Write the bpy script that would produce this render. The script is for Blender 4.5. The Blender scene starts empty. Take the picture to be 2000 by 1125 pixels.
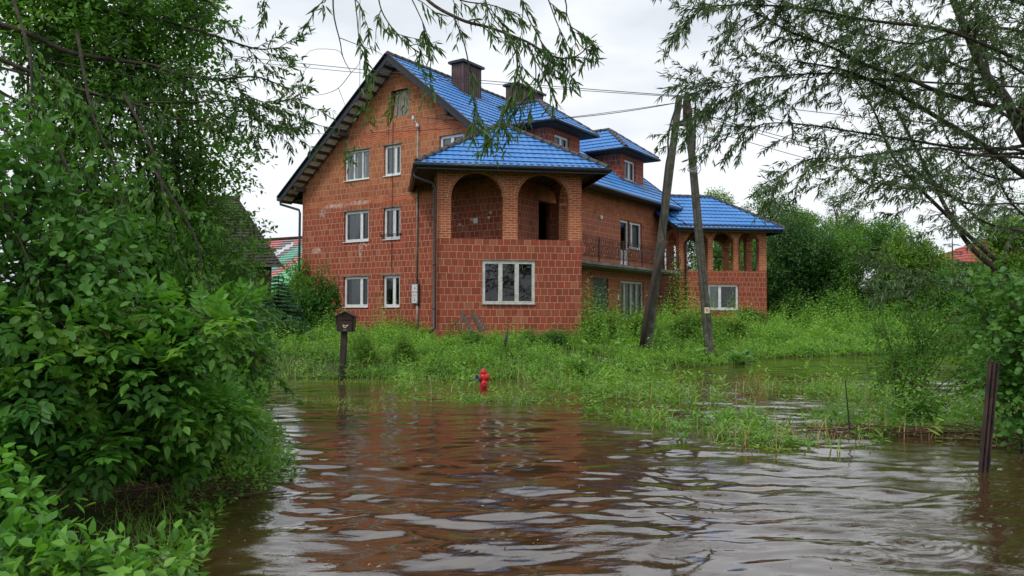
import bpy, math, random
import numpy as np
from mathutils import Vector, Matrix

scene = bpy.context.scene
rng = np.random.default_rng(7)
random.seed(7)

# ------------------------------------------------------------ camera
cam_d = bpy.data.cameras.new("camera")
cam = bpy.data.objects.new("camera", cam_d)
scene.collection.objects.link(cam)
cam_d.sensor_fit = 'HORIZONTAL'
cam_d.sensor_width = 36.0
cam_d.lens = 28.26
cam_d.clip_start = 0.05
cam_d.clip_end = 3000
cam.matrix_world = (Matrix.Translation((0, 0, 1.45)) @ Matrix.Rotation(math.radians(90 + 1.874), 4, 'X')
                    @ Matrix.Rotation(math.radians(0.2075), 4, 'Z'))
scene.camera = cam

# ------------------------------------------------------------ sky and light (overcast)
SUN_EL, SUN_AZ = math.radians(52), math.radians(215)      # azimuth clockwise from +Y (behind the camera, to the left)
world = bpy.data.worlds.new("World")
scene.world = world
world.use_nodes = True
wn, wl = world.node_tree.nodes, world.node_tree.links
wn.clear()
w_out = wn.new("ShaderNodeOutputWorld")
w_bg = wn.new("ShaderNodeBackground")
w_sky = wn.new("ShaderNodeTexSky")
w_sky.sky_type = 'NISHITA'
w_sky.sun_disc = False
w_sky.sun_elevation = SUN_EL
w_sky.sun_rotation = SUN_AZ
w_sky.air_density = 1.0
w_sky.dust_density = 3.0
w_mul = wn.new("ShaderNodeMix"); w_mul.data_type = 'RGBA'; w_mul.blend_type = 'MULTIPLY'
w_mul.inputs[0].default_value = 1.0
w_mul.inputs[7].default_value = (0.10, 0.10, 0.10, 1)      # sky strength
w_tc = wn.new("ShaderNodeTexCoord")
w_map = wn.new("ShaderNodeMapping"); w_map.inputs['Scale'].default_value = (1.0, 1.0, 3.2)
w_noise = wn.new("ShaderNodeTexNoise"); w_noise.inputs['Scale'].default_value = 1.7
w_noise.inputs['Detail'].default_value = 5.0; w_noise.inputs['Roughness'].default_value = 0.5
w_ramp = wn.new("ShaderNodeValToRGB")
w_ramp.color_ramp.elements[0].position = 0.38; w_ramp.color_ramp.elements[0].color = (0.46, 0.50, 0.56, 1)
w_ramp.color_ramp.elements[1].position = 0.58; w_ramp.color_ramp.elements[1].color = (0.77, 0.795, 0.825, 1)
w_mix = wn.new("ShaderNodeMix"); w_mix.data_type = 'RGBA'
w_mix.inputs[0].default_value = 0.93                        # nearly closed cloud cover
wl.new(w_tc.outputs['Generated'], w_map.inputs['Vector'])
wl.new(w_map.outputs['Vector'], w_noise.inputs['Vector'])
wl.new(w_noise.outputs['Fac'], w_ramp.inputs['Fac'])
wl.new(w_sky.outputs['Color'], w_mul.inputs[6])
wl.new(w_mul.outputs[2], w_mix.inputs[6])
wl.new(w_ramp.outputs['Color'], w_mix.inputs[7])
wl.new(w_mix.outputs[2], w_bg.inputs['Color'])
w_bg.inputs['Strength'].default_value = 1.0
wl.new(w_bg.outputs[0], w_out.inputs['Surface'])

sun_d = bpy.data.lights.new("sun", 'SUN')
sun_d.energy = 1.1
sun_d.angle = math.radians(16)
sun_d.color = (1.0, 0.97, 0.93)
sun = bpy.data.objects.new("sun", sun_d)
scene.collection.objects.link(sun)
_sd = Vector((math.sin(SUN_AZ) * math.cos(SUN_EL), math.cos(SUN_AZ) * math.cos(SUN_EL), math.sin(SUN_EL)))
sun.rotation_euler = _sd.to_track_quat('Z', 'Y').to_euler()

scene.view_settings.view_transform = 'Standard'
scene.view_settings.look = 'None'
scene.view_settings.exposure = 0.46
scene.view_settings.gamma = 1.0
scene.view_settings.use_curve_mapping = False
scene.cycles.max_bounces = 8
scene.cycles.diffuse_bounces = 3
scene.cycles.glossy_bounces = 3
scene.cycles.transmission_bounces = 3
scene.cycles.transparent_max_bounces = 8
scene.cycles.caustics_reflective = False
scene.cycles.caustics_refractive = False
scene.cycles.sample_clamp_indirect = 4.0

# ------------------------------------------------------------ object helpers
def tag(o, label=None, cat=None, group=None, kind=None):
    if label: o['label'] = label
    if cat: o['category'] = cat
    if group: o['group'] = group
    if kind: o['kind'] = kind
    return o

def empty(name, loc, label=None, cat=None, group=None, kind=None):
    o = bpy.data.objects.new(name, None)
    scene.collection.objects.link(o)
    o.location = loc
    o.empty_display_size = 0.3
    return tag(o, label, cat, group, kind)

def root_loc(parent):
    p = parent
    if p is None: return (0.0, 0.0, 0.0)
    while p.parent is not None: p = p.parent
    return tuple(p.location)

def link_mesh(name, me, mats, parent=None, loc=None):
    for m in (mats if isinstance(mats, (list, tuple)) else [mats]):
        me.materials.append(m)
    o = bpy.data.objects.new(name, me)
    scene.collection.objects.link(o)
    if parent is not None: o.parent = parent
    elif loc is not None: o.location = loc
    return o

class MB:
    """collects faces given in world coordinates and links them as one mesh"""
    def __init__(s): s.v = []; s.f = []; s.uv = []; s.mi = []; s.sm = []
    def poly(s, pts, uv=None, mi=0, smooth=False):
        n = len(s.v); s.v += [tuple(p) for p in pts]
        s.f.append(tuple(range(n, n + len(pts))))
        s.uv.append(uv if uv else [(0.0, 0.0)] * len(pts)); s.mi.append(mi); s.sm.append(smooth)
    def box(s, c, ax, ay, az, mi=0):
        """c centre, ax/ay/az half vectors"""
        c, ax, ay, az = map(Vector, (c, ax, ay, az))
        P = [c + ax * i + ay * j + az * k for i in (-1, 1) for j in (-1, 1) for k in (-1, 1)]
        for q in ((0, 1, 3, 2), (4, 6, 7, 5), (0, 4, 5, 1), (2, 3, 7, 6), (0, 2, 6, 4), (1, 5, 7, 3)):
            pts = [P[i] for i in q]
            w = (pts[1] - pts[0]).length; h = (pts[2] - pts[1]).length
            s.poly(pts, [(0, 0), (w, 0), (w, h), (0, h)], mi)
    def bar(s, p, q, w, h=None, up=(0, 0, 1), mi=0):
        """rectangular bar from p to q"""
        h = w if h is None else h
        p, q = Vector(p), Vector(q); d = (q - p)
        L = d.length
        if L < 1e-6: return
        d.normalize(); u = Vector(up); sd = d.cross(u)
        if sd.length < 1e-3: sd = d.cross(Vector((1, 0, 0)))
        sd.normalize(); u = sd.cross(d).normalized()
        s.box((p + q) / 2, d * L / 2, sd * w / 2, u * h / 2, mi)
    def tube(s, pts, r, n=8, caps=True, mi=0):
        pts = [Vector(p) for p in pts]
        rs = r if isinstance(r, (list, tuple)) else [r] * len(pts)
        rings = []
        ref = None
        for i, p in enumerate(pts):
            d = (pts[min(i + 1, len(pts) - 1)] - pts[max(i - 1, 0)])
            if d.length < 1e-9: d = Vector((0, 0, 1))
            d.normalize()
            if ref is None:
                ref = d.cross(Vector((0, 0, 1)))
                if ref.length < 1e-2: ref = Vector((1, 0, 0))
            a = (ref - d * ref.dot(d))
            if a.length < 1e-4: a = d.orthogonal()
            a.normalize(); b = d.cross(a); ref = a
            base = len(s.v)
            for k in range(n):
                t = 2 * math.pi * k / n
                s.v.append(tuple(p + (a * math.cos(t) + b * math.sin(t)) * rs[i]))
            rings.append(base)
        for i in range(len(rings) - 1):
            for k in range(n):
                k2 = (k + 1) % n
                s.f.append((rings[i] + k, rings[i] + k2, rings[i + 1] + k2, rings[i + 1] + k))
                s.uv.append([(0, 0)] * 4); s.mi.append(mi); s.sm.append(True)
        if caps:
            s.f.append(tuple(rings[0] + k for k in reversed(range(n)))); s.uv.append([(0, 0)] * n); s.mi.append(mi); s.sm.append(False)
            s.f.append(tuple(rings[-1] + k for k in range(n))); s.uv.append([(0, 0)] * n); s.mi.append(mi); s.sm.append(False)
    def lathe(s, c, prof, axis=(0, 0, 1), n=20, mi=0):
        """prof: list of (radius, height along axis)"""
        c, ax = Vector(c), Vector(axis).normalized()
        a = ax.orthogonal().normalized(); b = ax.cross(a)
        rings = []
        for (r, h) in prof:
            base = len(s.v)
            for k in range(n):
                t = 2 * math.pi * k / n
                s.v.append(tuple(c + ax * h + (a * math.cos(t) + b * math.sin(t)) * r))
            rings.append(base)
        for i in range(len(rings) - 1):
            for k in range(n):
                k2 = (k + 1) % n
                s.f.append((rings[i] + k, rings[i] + k2, rings[i + 1] + k2, rings[i + 1] + k))
                s.uv.append([(0, 0)] * 4); s.mi.append(mi); s.sm.append(True)
        for rg, rev in ((rings[0], True), (rings[-1], False)):
            ks = range(n - 1, -1, -1) if rev else range(n)
            s.f.append(tuple(rg + k for k in ks)); s.uv.append([(0, 0)] * n); s.mi.append(mi); s.sm.append(False)
    def build(s, name, mats, parent=None, loc=(0, 0, 0), autosmooth=False):
        off = root_loc(parent) if parent is not None else loc
        me = bpy.data.meshes.new(name)
        me.from_pydata([(x - off[0], y - off[1], z - off[2]) for x, y, z in s.v], [], s.f)
        uvl = me.uv_layers.new(name="UVMap")
        flat = [c for f in s.uv for p in f for c in (float(p[0]), float(p[1]))]
        uvl.data.foreach_set('uv', flat)
        me.polygons.foreach_set('material_index', s.mi)
        me.polygons.foreach_set('use_smooth', s.sm)
        me.update()
        return link_mesh(name, me, mats, parent, loc)

def np_mesh(name, verts, faces_n, mats, parent=None, loc=(0, 0, 0), tint=None, smooth=False, uv=None):
    """verts (N,3) float; faces_n (F,k) int array or list of such arrays"""
    off = np.array(root_loc(parent) if parent is not None else loc)
    me = bpy.data.meshes.new(name)
    V = (verts - off).astype(np.float32)
    fs = faces_n if isinstance(faces_n, list) else [faces_n]
    fs = [f for f in fs if len(f)]
    me.vertices.add(len(V)); me.vertices.foreach_set('co', V.ravel())
    nl = sum(f.size for f in fs); nf = sum(len(f) for f in fs)
    me.loops.add(nl); me.polygons.add(nf)
    me.loops.foreach_set('vertex_index', np.concatenate([f.ravel() for f in fs]).astype(np.int32))
    tot = np.concatenate([np.full(len(f), f.shape[1]) for f in fs]).astype(np.int32)
    st = np.concatenate([[0], np.cumsum(tot)[:-1]]).astype(np.int32)
    me.polygons.foreach_set('loop_start', st)
    try: me.polygons.foreach_set('loop_total', tot)
    except Exception: pass
    if smooth: me.polygons.foreach_set('use_smooth', np.ones(nf, dtype=bool))
    if tint is not None:
        at = me.attributes.new('tint', 'FLOAT', 'POINT'); at.data.foreach_set('value', tint.astype(np.float32))
    me.update(calc_edges=True)
    me.validate()
    return link_mesh(name, me, mats, parent, loc)

# ------------------------------------------------------------ materials
def nmat(name):
    m = bpy.data.materials.new(name); m.use_nodes = True
    nt = m.node_tree; b = nt.nodes['Principled BSDF']
    return m, nt.nodes, nt.links, b

def mixc(N, L, fac, c1, c2, blend='MIX'):
    n = N.new("ShaderNodeMix"); n.data_type = 'RGBA'; n.blend_type = blend
    for idx, val in ((0, fac), (6, c1), (7, c2)):
        if hasattr(val, 'is_linked') or hasattr(val, 'links'): L.new(val, n.inputs[idx])
        elif idx == 0: n.inputs[0].default_value = val
        else: n.inputs[idx].default_value = (*val, 1) if len(val) == 3 else val
    return n.outputs[2]

def math_(N, L, op, a, b=None, c=None, clamp=False):
    n = N.new("ShaderNodeMath"); n.operation = op; n.use_clamp = clamp
    for i, val in enumerate((a, b, c)):
        if val is None: continue
        if hasattr(val, 'links'): L.new(val, n.inputs[i])
        else: n.inputs[i].default_value = val
    return n.outputs[0]

def noise(N, L, scale, detail=3, rough=0.55, vec=None, dist=0.0):
    n = N.new("ShaderNodeTexNoise"); n.inputs['Scale'].default_value = scale
    n.inputs['Detail'].default_value = detail; n.inputs['Roughness'].default_value = rough
    n.inputs['Distortion'].default_value = dist
    if vec is not None: L.new(vec, n.inputs['Vector'])
    return n.outputs['Fac']

def smooth_mask(N, L, val, lo, hi):
    n = N.new("ShaderNodeMapRange"); n.interpolation_type = 'SMOOTHSTEP'
    L.new(val, n.inputs['Value']); n.inputs['From Min'].default_value = lo; n.inputs['From Max'].default_value = hi
    return n.outputs[0]

def simple(name, col, rough=0.6, col2=None, scale=6.0, metal=0.0, bump=0.0, bscale=40.0, spec=0.5, stretch=None, lo=.35, hi=.65):
    m, N, L, B = nmat(name)
    tc = N.new("ShaderNodeTexCoord").outputs['Object']
    if stretch:
        mp = N.new("ShaderNodeMapping"); mp.inputs['Scale'].default_value = stretch; L.new(tc, mp.inputs['Vector']); tc = mp.outputs[0]
    if col2:
        f = smooth_mask(N, L, noise(N, L, scale, 5, .6, tc), lo, hi)
        L.new(mixc(N, L, f, col, col2), B.inputs['Base Color'])
    else: B.inputs['Base Color'].default_value = (*col, 1)
    B.inputs['Roughness'].default_value = rough; B.inputs['Metallic'].default_value = metal
    B.inputs['Specular IOR Level'].default_value = spec
    if bump:
        bn = N.new("ShaderNodeBump"); bn.inputs['Strength'].default_value = bump; bn.inputs['Distance'].default_value = 0.02
        L.new(noise(N, L, bscale, 4, .6, tc), bn.inputs['Height']); L.new(bn.outputs[0], B.inputs['Normal'])
    return m

def brick_mat(name, kind):
    """kind: 'gable' (red blocks below, orange above, thin-brick bands), 'side', 'block', 'small'"""
    m, N, L, B = nmat(name)
    uvn = N.new("ShaderNodeUVMap"); uvn.uv_map = "UVMap"
    sep = N.new("ShaderNodeSeparateXYZ"); L.new(uvn.outputs[0], sep.inputs[0])
    u, v = sep.outputs[0], sep.outputs[1]
    geo = N.new("ShaderNodeTexCoord").outputs['Object']
    # wobble
    wob = math_(N, L, 'MULTIPLY', math_(N, L, 'SUBTRACT', noise(N, L, 1.3, 2, .5, geo), .5), .03)
    vv = math_(N, L, 'ADD', v, wob)
    def brick(bw, rh, mort, c1, c2, cm, warp):
        row = math_(N, L, 'FLOOR', math_(N, L, 'DIVIDE', vv, rh))
        cmb = N.new("ShaderNodeCombineXYZ")
        L.new(math_(N, L, 'MULTIPLY', u, 1.9), cmb.inputs[0]); L.new(math_(N, L, 'MULTIPLY', row, 7.31), cmb.inputs[1])
        nz = noise(N, L, 1.0, 1, .5, cmb.outputs[0])
        uu = math_(N, L, 'ADD', u, math_(N, L, 'MULTIPLY', math_(N, L, 'SUBTRACT', nz, .5), warp))
        c2v = N.new("ShaderNodeCombineXYZ"); L.new(uu, c2v.inputs[0]); L.new(vv, c2v.inputs[1])
        b = N.new("ShaderNodeTexBrick"); L.new(c2v.outputs[0], b.inputs['Vector'])
        b.inputs['Scale'].default_value = 1.0; b.inputs['Brick Width'].default_value = bw; b.inputs['Row Height'].default_value = rh
        b.inputs['Mortar Size'].default_value = mort; b.inputs['Mortar Smooth'].default_value = 0.25; b.inputs['Bias'].default_value = 0.0
        b.inputs['Color1'].default_value = (*c1, 1); b.inputs['Color2'].default_value = (*c2, 1); b.inputs['Mortar'].default_value = (*cm, 1)
        b.offset = 0.5; b.squash = 1.0
        return b.outputs['Color'], b.outputs['Fac']
    MORT = (0.62, 0.44, 0.30) if kind != 'block' else (0.56, 0.38, 0.26)
    red = ((0.40, 0.088, 0.046), (0.21, 0.050, 0.031))
    ora = ((0.52, 0.205, 0.085), (0.34, 0.115, 0.052))
    smc = ((0.56, 0.150, 0.055), (0.36, 0.085, 0.036))
    sid = ((0.50, 0.165, 0.100), (0.36, 0.105, 0.062))
    if kind == 'gable':
        col, fac = brick(.215, .23, .008, *red, MORT, .28)
        co, fo = brick(.215, .23, .008, *ora, MORT, .28)
        hi_n = math_(N, L, 'ADD', v, math_(N, L, 'MULTIPLY', noise(N, L, .45, 3, .5, geo), 2.2))
        mk = smooth_mask(N, L, hi_n, 6.0, 8.0)
        col = mixc(N, L, mk, col, co)
        cs, fs_ = brick(.25, .078, .006, *smc, MORT, .1)
        def band(lo, hi):
            a = math_(N, L, 'GREATER_THAN', v, lo); b2 = math_(N, L, 'LESS_THAN', v, hi); return math_(N, L, 'MULTIPLY', a, b2)
        bm = math_(N, L, 'MAXIMUM', band(5.70, 5.95), math_(N, L, 'MULTIPLY', band(8.05, 8.5), math_(N, L, 'GREATER_THAN', u, 3.3)))
        col = mixc(N, L, bm, col, cs); fac = math_(N, L, 'MAXIMUM', math_(N, L, 'MULTIPLY', fac, math_(N, L, 'SUBTRACT', 1.0, bm)), math_(N, L, 'MULTIPLY', fs_, bm))
    elif kind == 'side':
        col, fac = brick(.215, .23, .008, *sid, MORT, .28)
        cs, fs_ = brick(.25, .078, .006, *smc, MORT, .1)
        bm = math_(N, L, 'GREATER_THAN', v, 5.55)
        col = mixc(N, L, bm, col, cs); fac = math_(N, L, 'MAXIMUM', math_(N, L, 'MULTIPLY', fac, math_(N, L, 'SUBTRACT', 1.0, bm)), math_(N, L, 'MULTIPLY', fs_, bm))
    elif kind == 'block':
        col, fac = brick(.225, .23, .0075, *red, MORT, .26)
    else:
        col, fac = brick(.25, .078, .0085, *smc, (0.62, 0.48, 0.33), .08)
    if kind != 'small':
        _v1, _f1 = brick(.215 if kind != 'block' else .225, .23, .0, (0, 0, 0), (1, 1, 1), (0, 0, 0), .28 if kind != 'block' else .26)
        rnd = N.new("ShaderNodeRGBToBW"); L.new(_v1, rnd.inputs[0])
        inv = math_(N, L, 'SUBTRACT', 1.0, fac)
        col = mixc(N, L, math_(N, L, 'MULTIPLY', math_(N, L, 'MULTIPLY', smooth_mask(N, L, rnd.outputs[0], .80, .97), inv), .55), col, (0.50, 0.20, 0.105))
        col = mixc(N, L, math_(N, L, 'MULTIPLY', math_(N, L, 'MULTIPLY', smooth_mask(N, L, rnd.outputs[0], .22, .05), inv), .55), col, (0.17, 0.05, 0.035))
    # per-area variation, odd paler blocks, lime bloom
    col = mixc(N, L, math_(N, L, 'MULTIPLY', smooth_mask(N, L, noise(N, L, 2.2, 4, .6, geo), .5, .75), .45), col, (0.30, 0.085, 0.05))
    col = mixc(N, L, math_(N, L, 'MULTIPLY', smooth_mask(N, L, noise(N, L, 5.5, 3, .6, geo), .58, .75), .5), col, (0.52, 0.17, 0.085))
    bl = math_(N, L, 'MULTIPLY', smooth_mask(N, L, noise(N, L, 1.1, 6, .75, geo, .6), .66, .80), .6 if kind in ('gable', 'side') else .25)
    col = mixc(N, L, bl, col, (0.62, 0.52, 0.46))
    fine = noise(N, L, 45, 3, .7, geo)
    if kind == 'gable':                              # chalky lime marks where the photograph has them
        for (su, sv, ru, rv) in ((1.18, 5.52, .22, .20), (2.0, 5.75, .8, .12), (3.25, 5.80, .6, .10), (3.35, 3.85, .12, .40), (3.55, 4.15, .30, .10), (.9, 4.0, .4, .12)):
            du = math_(N, L, 'DIVIDE', math_(N, L, 'SUBTRACT', u, su), ru); dv = math_(N, L, 'DIVIDE', math_(N, L, 'SUBTRACT', v, sv), rv)
            dd = math_(N, L, 'ADD', math_(N, L, 'MULTIPLY', du, du), math_(N, L, 'MULTIPLY', dv, dv))
            mk2 = math_(N, L, 'MULTIPLY', smooth_mask(N, L, dd, 1.2, .2), smooth_mask(N, L, noise(N, L, 9, 4, .7, geo), .40, .60))
            col = mixc(N, L, math_(N, L, 'MULTIPLY', mk2, .75), col, (0.66, 0.58, 0.53))
    col = mixc(N, L, math_(N, L, 'MULTIPLY', math_(N, L, 'SUBTRACT', fine, .3), .5, clamp=True), col, (0.25, 0.06, 0.03))
    L.new(col, B.inputs['Base Color'])
    B.inputs['Roughness'].default_value = 0.85; B.inputs['Specular IOR Level'].default_value = 0.25
    bn = N.new("ShaderNodeBump"); bn.inputs['Strength'].default_value = 0.6; bn.inputs['Distance'].default_value = 0.012
    hgt = math_(N, L, 'ADD', math_(N, L, 'SUBTRACT', 1.0, fac), math_(N, L, 'MULTIPLY', fine, .25))
    L.new(hgt, bn.inputs['Height']); L.new(bn.outputs[0], B.inputs['Normal'])
    return m

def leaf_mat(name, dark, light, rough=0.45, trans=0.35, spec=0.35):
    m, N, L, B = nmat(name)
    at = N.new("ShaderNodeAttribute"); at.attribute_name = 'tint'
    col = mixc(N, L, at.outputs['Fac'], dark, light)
    ob = N.new("ShaderNodeTexCoord").outputs['Object']
    age = smooth_mask(N, L, noise(N, L, 2.1, 3, .7, ob), .50, .72)
    col = mixc(N, L, math_(N, L, 'MULTIPLY', age, .55), col, (light[0] * 1.5, light[1] * 1.08, light[2] * .8))
    sp = smooth_mask(N, L, noise(N, L, 95, 2, .6, ob), .60, .72)
    col = mixc(N, L, math_(N, L, 'MULTIPLY', sp, .30), col, (light[0] * 1.3, light[1] * .62, light[2] * .8))
    L.new(col, B.inputs['Base Color']); B.inputs['Roughness'].default_value = rough
    B.inputs['Specular IOR Level'].default_value = spec
    tr = N.new("ShaderNodeBsdfTranslucent")
    L.new(mixc(N, L, 1.0, col, (1.25, 1.35, .55, 1), 'MULTIPLY'), tr.inputs['Color'])
    mx = N.new("ShaderNodeMixShader"); mx.inputs[0].default_value = trans
    out = N['Material Output'] if 'Material Output' in N else [n for n in N if n.type == 'OUTPUT_MATERIAL'][0]
    L.new(B.outputs[0], mx.inputs[1]); L.new(tr.outputs[0], mx.inputs[2]); L.new(mx.outputs[0], out.inputs['Surface'])
    return m

def glass_mat(name, base=(0.02, 0.025, 0.03), alpha=0.35):
    m, N, L, B = nmat(name)
    B.inputs['Base Color'].default_value = (*base, 1); B.inputs['Roughness'].default_value = 0.02
    B.inputs['Specular IOR Level'].default_value = 0.9
    tr = N.new("ShaderNodeBsdfTransparent"); tr.inputs['Color'].default_value = (0.8, 0.85, 0.85, 1)
    gl = N.new("ShaderNodeBsdfGlossy"); gl.inputs['Roughness'].default_value = 0.02
    fr = N.new("ShaderNodeFresnel"); fr.inputs['IOR'].default_value = 1.85
    f2 = math_(N, L, 'ADD', math_(N, L, 'MULTIPLY', fr.outputs[0], 1.0), .0, clamp=True)
    mx = N.new("ShaderNodeMixShader"); L.new(f2, mx.inputs[0])
    out = [n for n in N if n.type == 'OUTPUT_MATERIAL'][0]
    L.new(tr.outputs[0], mx.inputs[1]); L.new(gl.outputs[0], mx.inputs[2]); L.new(mx.outputs[0], out.inputs['Surface'])
    tcn = N.new("ShaderNodeTexCoord").outputs['Object']
    bn = N.new("ShaderNodeBump"); bn.inputs['Strength'].default_value = 0.025; bn.inputs['Distance'].default_value = 0.01
    L.new(noise(N, L, 2.0, 1, .5, tcn), bn.inputs['Height']); L.new(bn.outputs[0], gl.inputs['Normal'])
    return m

MT = dict(
    gable=brick_mat("hollow_brick_gable", 'gable'), side=brick_mat("hollow_brick_side", 'side'),
    block=brick_mat("hollow_brick_block", 'block'), small=brick_mat("thin_brick", 'small'),
    blue=simple("blue_metal_tile", (0.052, 0.225, 0.58), .42, (0.085, 0.270, 0.62), .9, spec=.40),
    cap=simple("ridge_cap_grey", (0.042, 0.037, 0.037), .5, (0.065, 0.058, 0.057), 8.0),
    navy=simple("gutter_dark", (0.007, 0.011, 0.018), .4, (0.012, 0.018, 0.028), 5.0),
    brown=simple("downpipe_brown", (0.02, 0.012, 0.012), .4, (0.035, 0.02, 0.018), 5.0),
    greenpipe=simple("downpipe_green", (0.02, 0.06, 0.055), .4, (0.03, 0.08, 0.07), 5.0),
    soffit=simple("dark_soffit_board", (0.035, 0.022, 0.016), .8, (0.07, 0.045, 0.03), 5.0),
    pale=simple("weathered_soffit_panel", (0.50, 0.48, 0.43), .8, (0.70, 0.68, 0.62), 3.0),
    pvc=simple("white_window_frame", (0.80, 0.82, 0.82), .35, (0.68, 0.70, 0.70), 6.0),
    pvcold=simple("weathered_window_frame", (0.66, 0.66, 0.62), .6, (0.48, 0.48, 0.44), 6.0),
    glass=glass_mat("window_glass"),
    curtain=simple("pale_curtain", (0.72, 0.76, 0.78), .9, (0.50, 0.55, 0.58), 9.0, stretch=(1, 1, .1)),
    blind=simple("grey_blind", (0.78, 0.80, 0.82), .9, (0.68, 0.70, 0.72), 4.0),
    dark=simple("dark_interior", (0.02, 0.018, 0.016), .9),  # near-black colour standing in for the shade of unlit rooms
    chim=simple("brown_corrugated_cladding", (0.075, 0.035, 0.032), .5, (0.11, 0.06, 0.055), 3.0),
    concrete=simple("grey_concrete", (0.24, 0.23, 0.20), .9, (0.13, 0.125, 0.10), 3.0, bump=.4, bscale=30),
    poleconc=simple("mossy_pole_concrete", (0.115, 0.108, 0.085), .95, (0.048, 0.052, 0.032), 5.0, bump=.6, bscale=26),
    conduit=simple("pale_render_conduit", (0.40, 0.37, 0.33), .9, (0.24, 0.21, 0.18), 7.0),
    iron=simple("rusty_wrought_iron", (0.022, 0.014, 0.012), .6, (0.06, 0.025, 0.015), 9.0),
    oldwood=simple("grey_weathered_wood", (0.105, 0.088, 0.070), .9, (0.035, 0.028, 0.022), 6.0, bump=.5, bscale=18, stretch=(6, 6, .7)),
    bark=simple("willow_bark", (0.075, 0.062, 0.042), .95, (0.030, 0.026, 0.018), 12.0, bump=.8, bscale=30),
    twig=simple("twig_bark", (0.060, 0.048, 0.030), .9, (0.030, 0.024, 0.016), 12.0),
    rust=simple("rusty_steel", (0.070, 0.038, 0.028), .8, (0.022, 0.016, 0.015), 9.0, bump=.3, bscale=40),
    steel=simple("grey_door_paint", (0.085, 0.098, 0.105), .6, (0.10, 0.115, 0.12), 3.0),
    redpaint=simple("red_hydrant_paint", (0.58, 0.014, 0.016), .36, (0.30, 0.014, 0.012), 22.0, lo=.45, hi=.75),
    black=simple("hole_black", (0.012, 0.012, 0.013), .6),  # colour painted for the darkness inside holes
    greymetal=simple("grey_cast_metal", (0.16, 0.17, 0.18), .45, (0.09, 0.095, 0.10), 12.0, metal=.4),
    mailbrown=simple("brown_mailbox_paint", (0.030, 0.016, 0.014), .45, (0.045, 0.025, 0.02), 8.0, spec=.4),
    mailpost=simple("brown_painted_post", (0.045, 0.032, 0.022), .8, (0.02, 0.015, 0.012), 6.0, stretch=(4, 4, .5)),
    cream=simple("cream_emblem_paint", (0.75, 0.66, 0.42), .5),
    white=simple("white_enamel", (0.72, 0.74, 0.74), .4, (0.60, 0.61, 0.60), 4.0),
    ink=simple("dark_print", (0.10, 0.12, 0.10), .7),
    wire=simple("black_cable", (0.015, 0.015, 0.017), .5),
    greywire=simple("grey_cable", (0.32, 0.32, 0.31), .6),
    porcelain=simple("brown_insulator", (0.12, 0.03, 0.02), .25),
    straw=simple("dry_straw", (0.34, 0.26, 0.12), .9, (0.18, 0.11, 0.05), 10.0),
    stick=simple("wet_brown_sticks", (0.13, 0.055, 0.028), .7, (0.045, 0.024, 0.014), 9.0),
    thatch=simple("grey_wood_shingles", (0.085, 0.070, 0.060), .95, (0.030, 0.026, 0.024), 9.0, bump=.6, bscale=14, stretch=(1, 1, 1)),
    plaster=simple("white_plaster", (0.62, 0.60, 0.56), .9, (0.5, 0.49, 0.46), 3.0),
    redroof=simple("red_metal_roof", (0.42, 0.028, 0.03), .5, (0.34, 0.03, 0.03), 4.0),
)

# ------------------------------------------------------------ the brick house
AM, AP = math.radians(34.262), math.radians(8.877)
M0 = Vector((-8.6875, 33.1794, 0)); mA = Vector((math.cos(AM), -math.sin(AM), 0)); mB = Vector((math.sin(AM), math.cos(AM), 0))
P0 = Vector((-2.3847, 25.6045, 0)); e1 = Vector((math.cos(AP), math.sin(AP), 0)); e2 = Vector((-math.sin(AP), math.cos(AP), 0))
ZV = Vector((0, 0, 1))
Q0 = M0 + mA * 11.45 + mB * 12.28
def Mp(a, b, z): return M0 + mA * a + mB * b + ZV * z
def Pp(a, b, z): return P0 + e1 * a + e2 * b + ZV * z
def Qp(a, b, z): return Q0 + e1 * a + e2 * b + ZV * z
GZ = 0.55                     # wall feet reach below the soil
RZ, RA, SL_R, SL_L = 11.11, 5.28, 0.7927, 0.818
def roof_r(a): return RZ - SL_R * (a - RA)

house = empty('brick_house', tuple(Mp(5.2, 6.0, 0.6)),
              'large unplastered red hollow-brick house with bright blue metal tile roofs and two arched corner pavilions', 'house')

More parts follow.
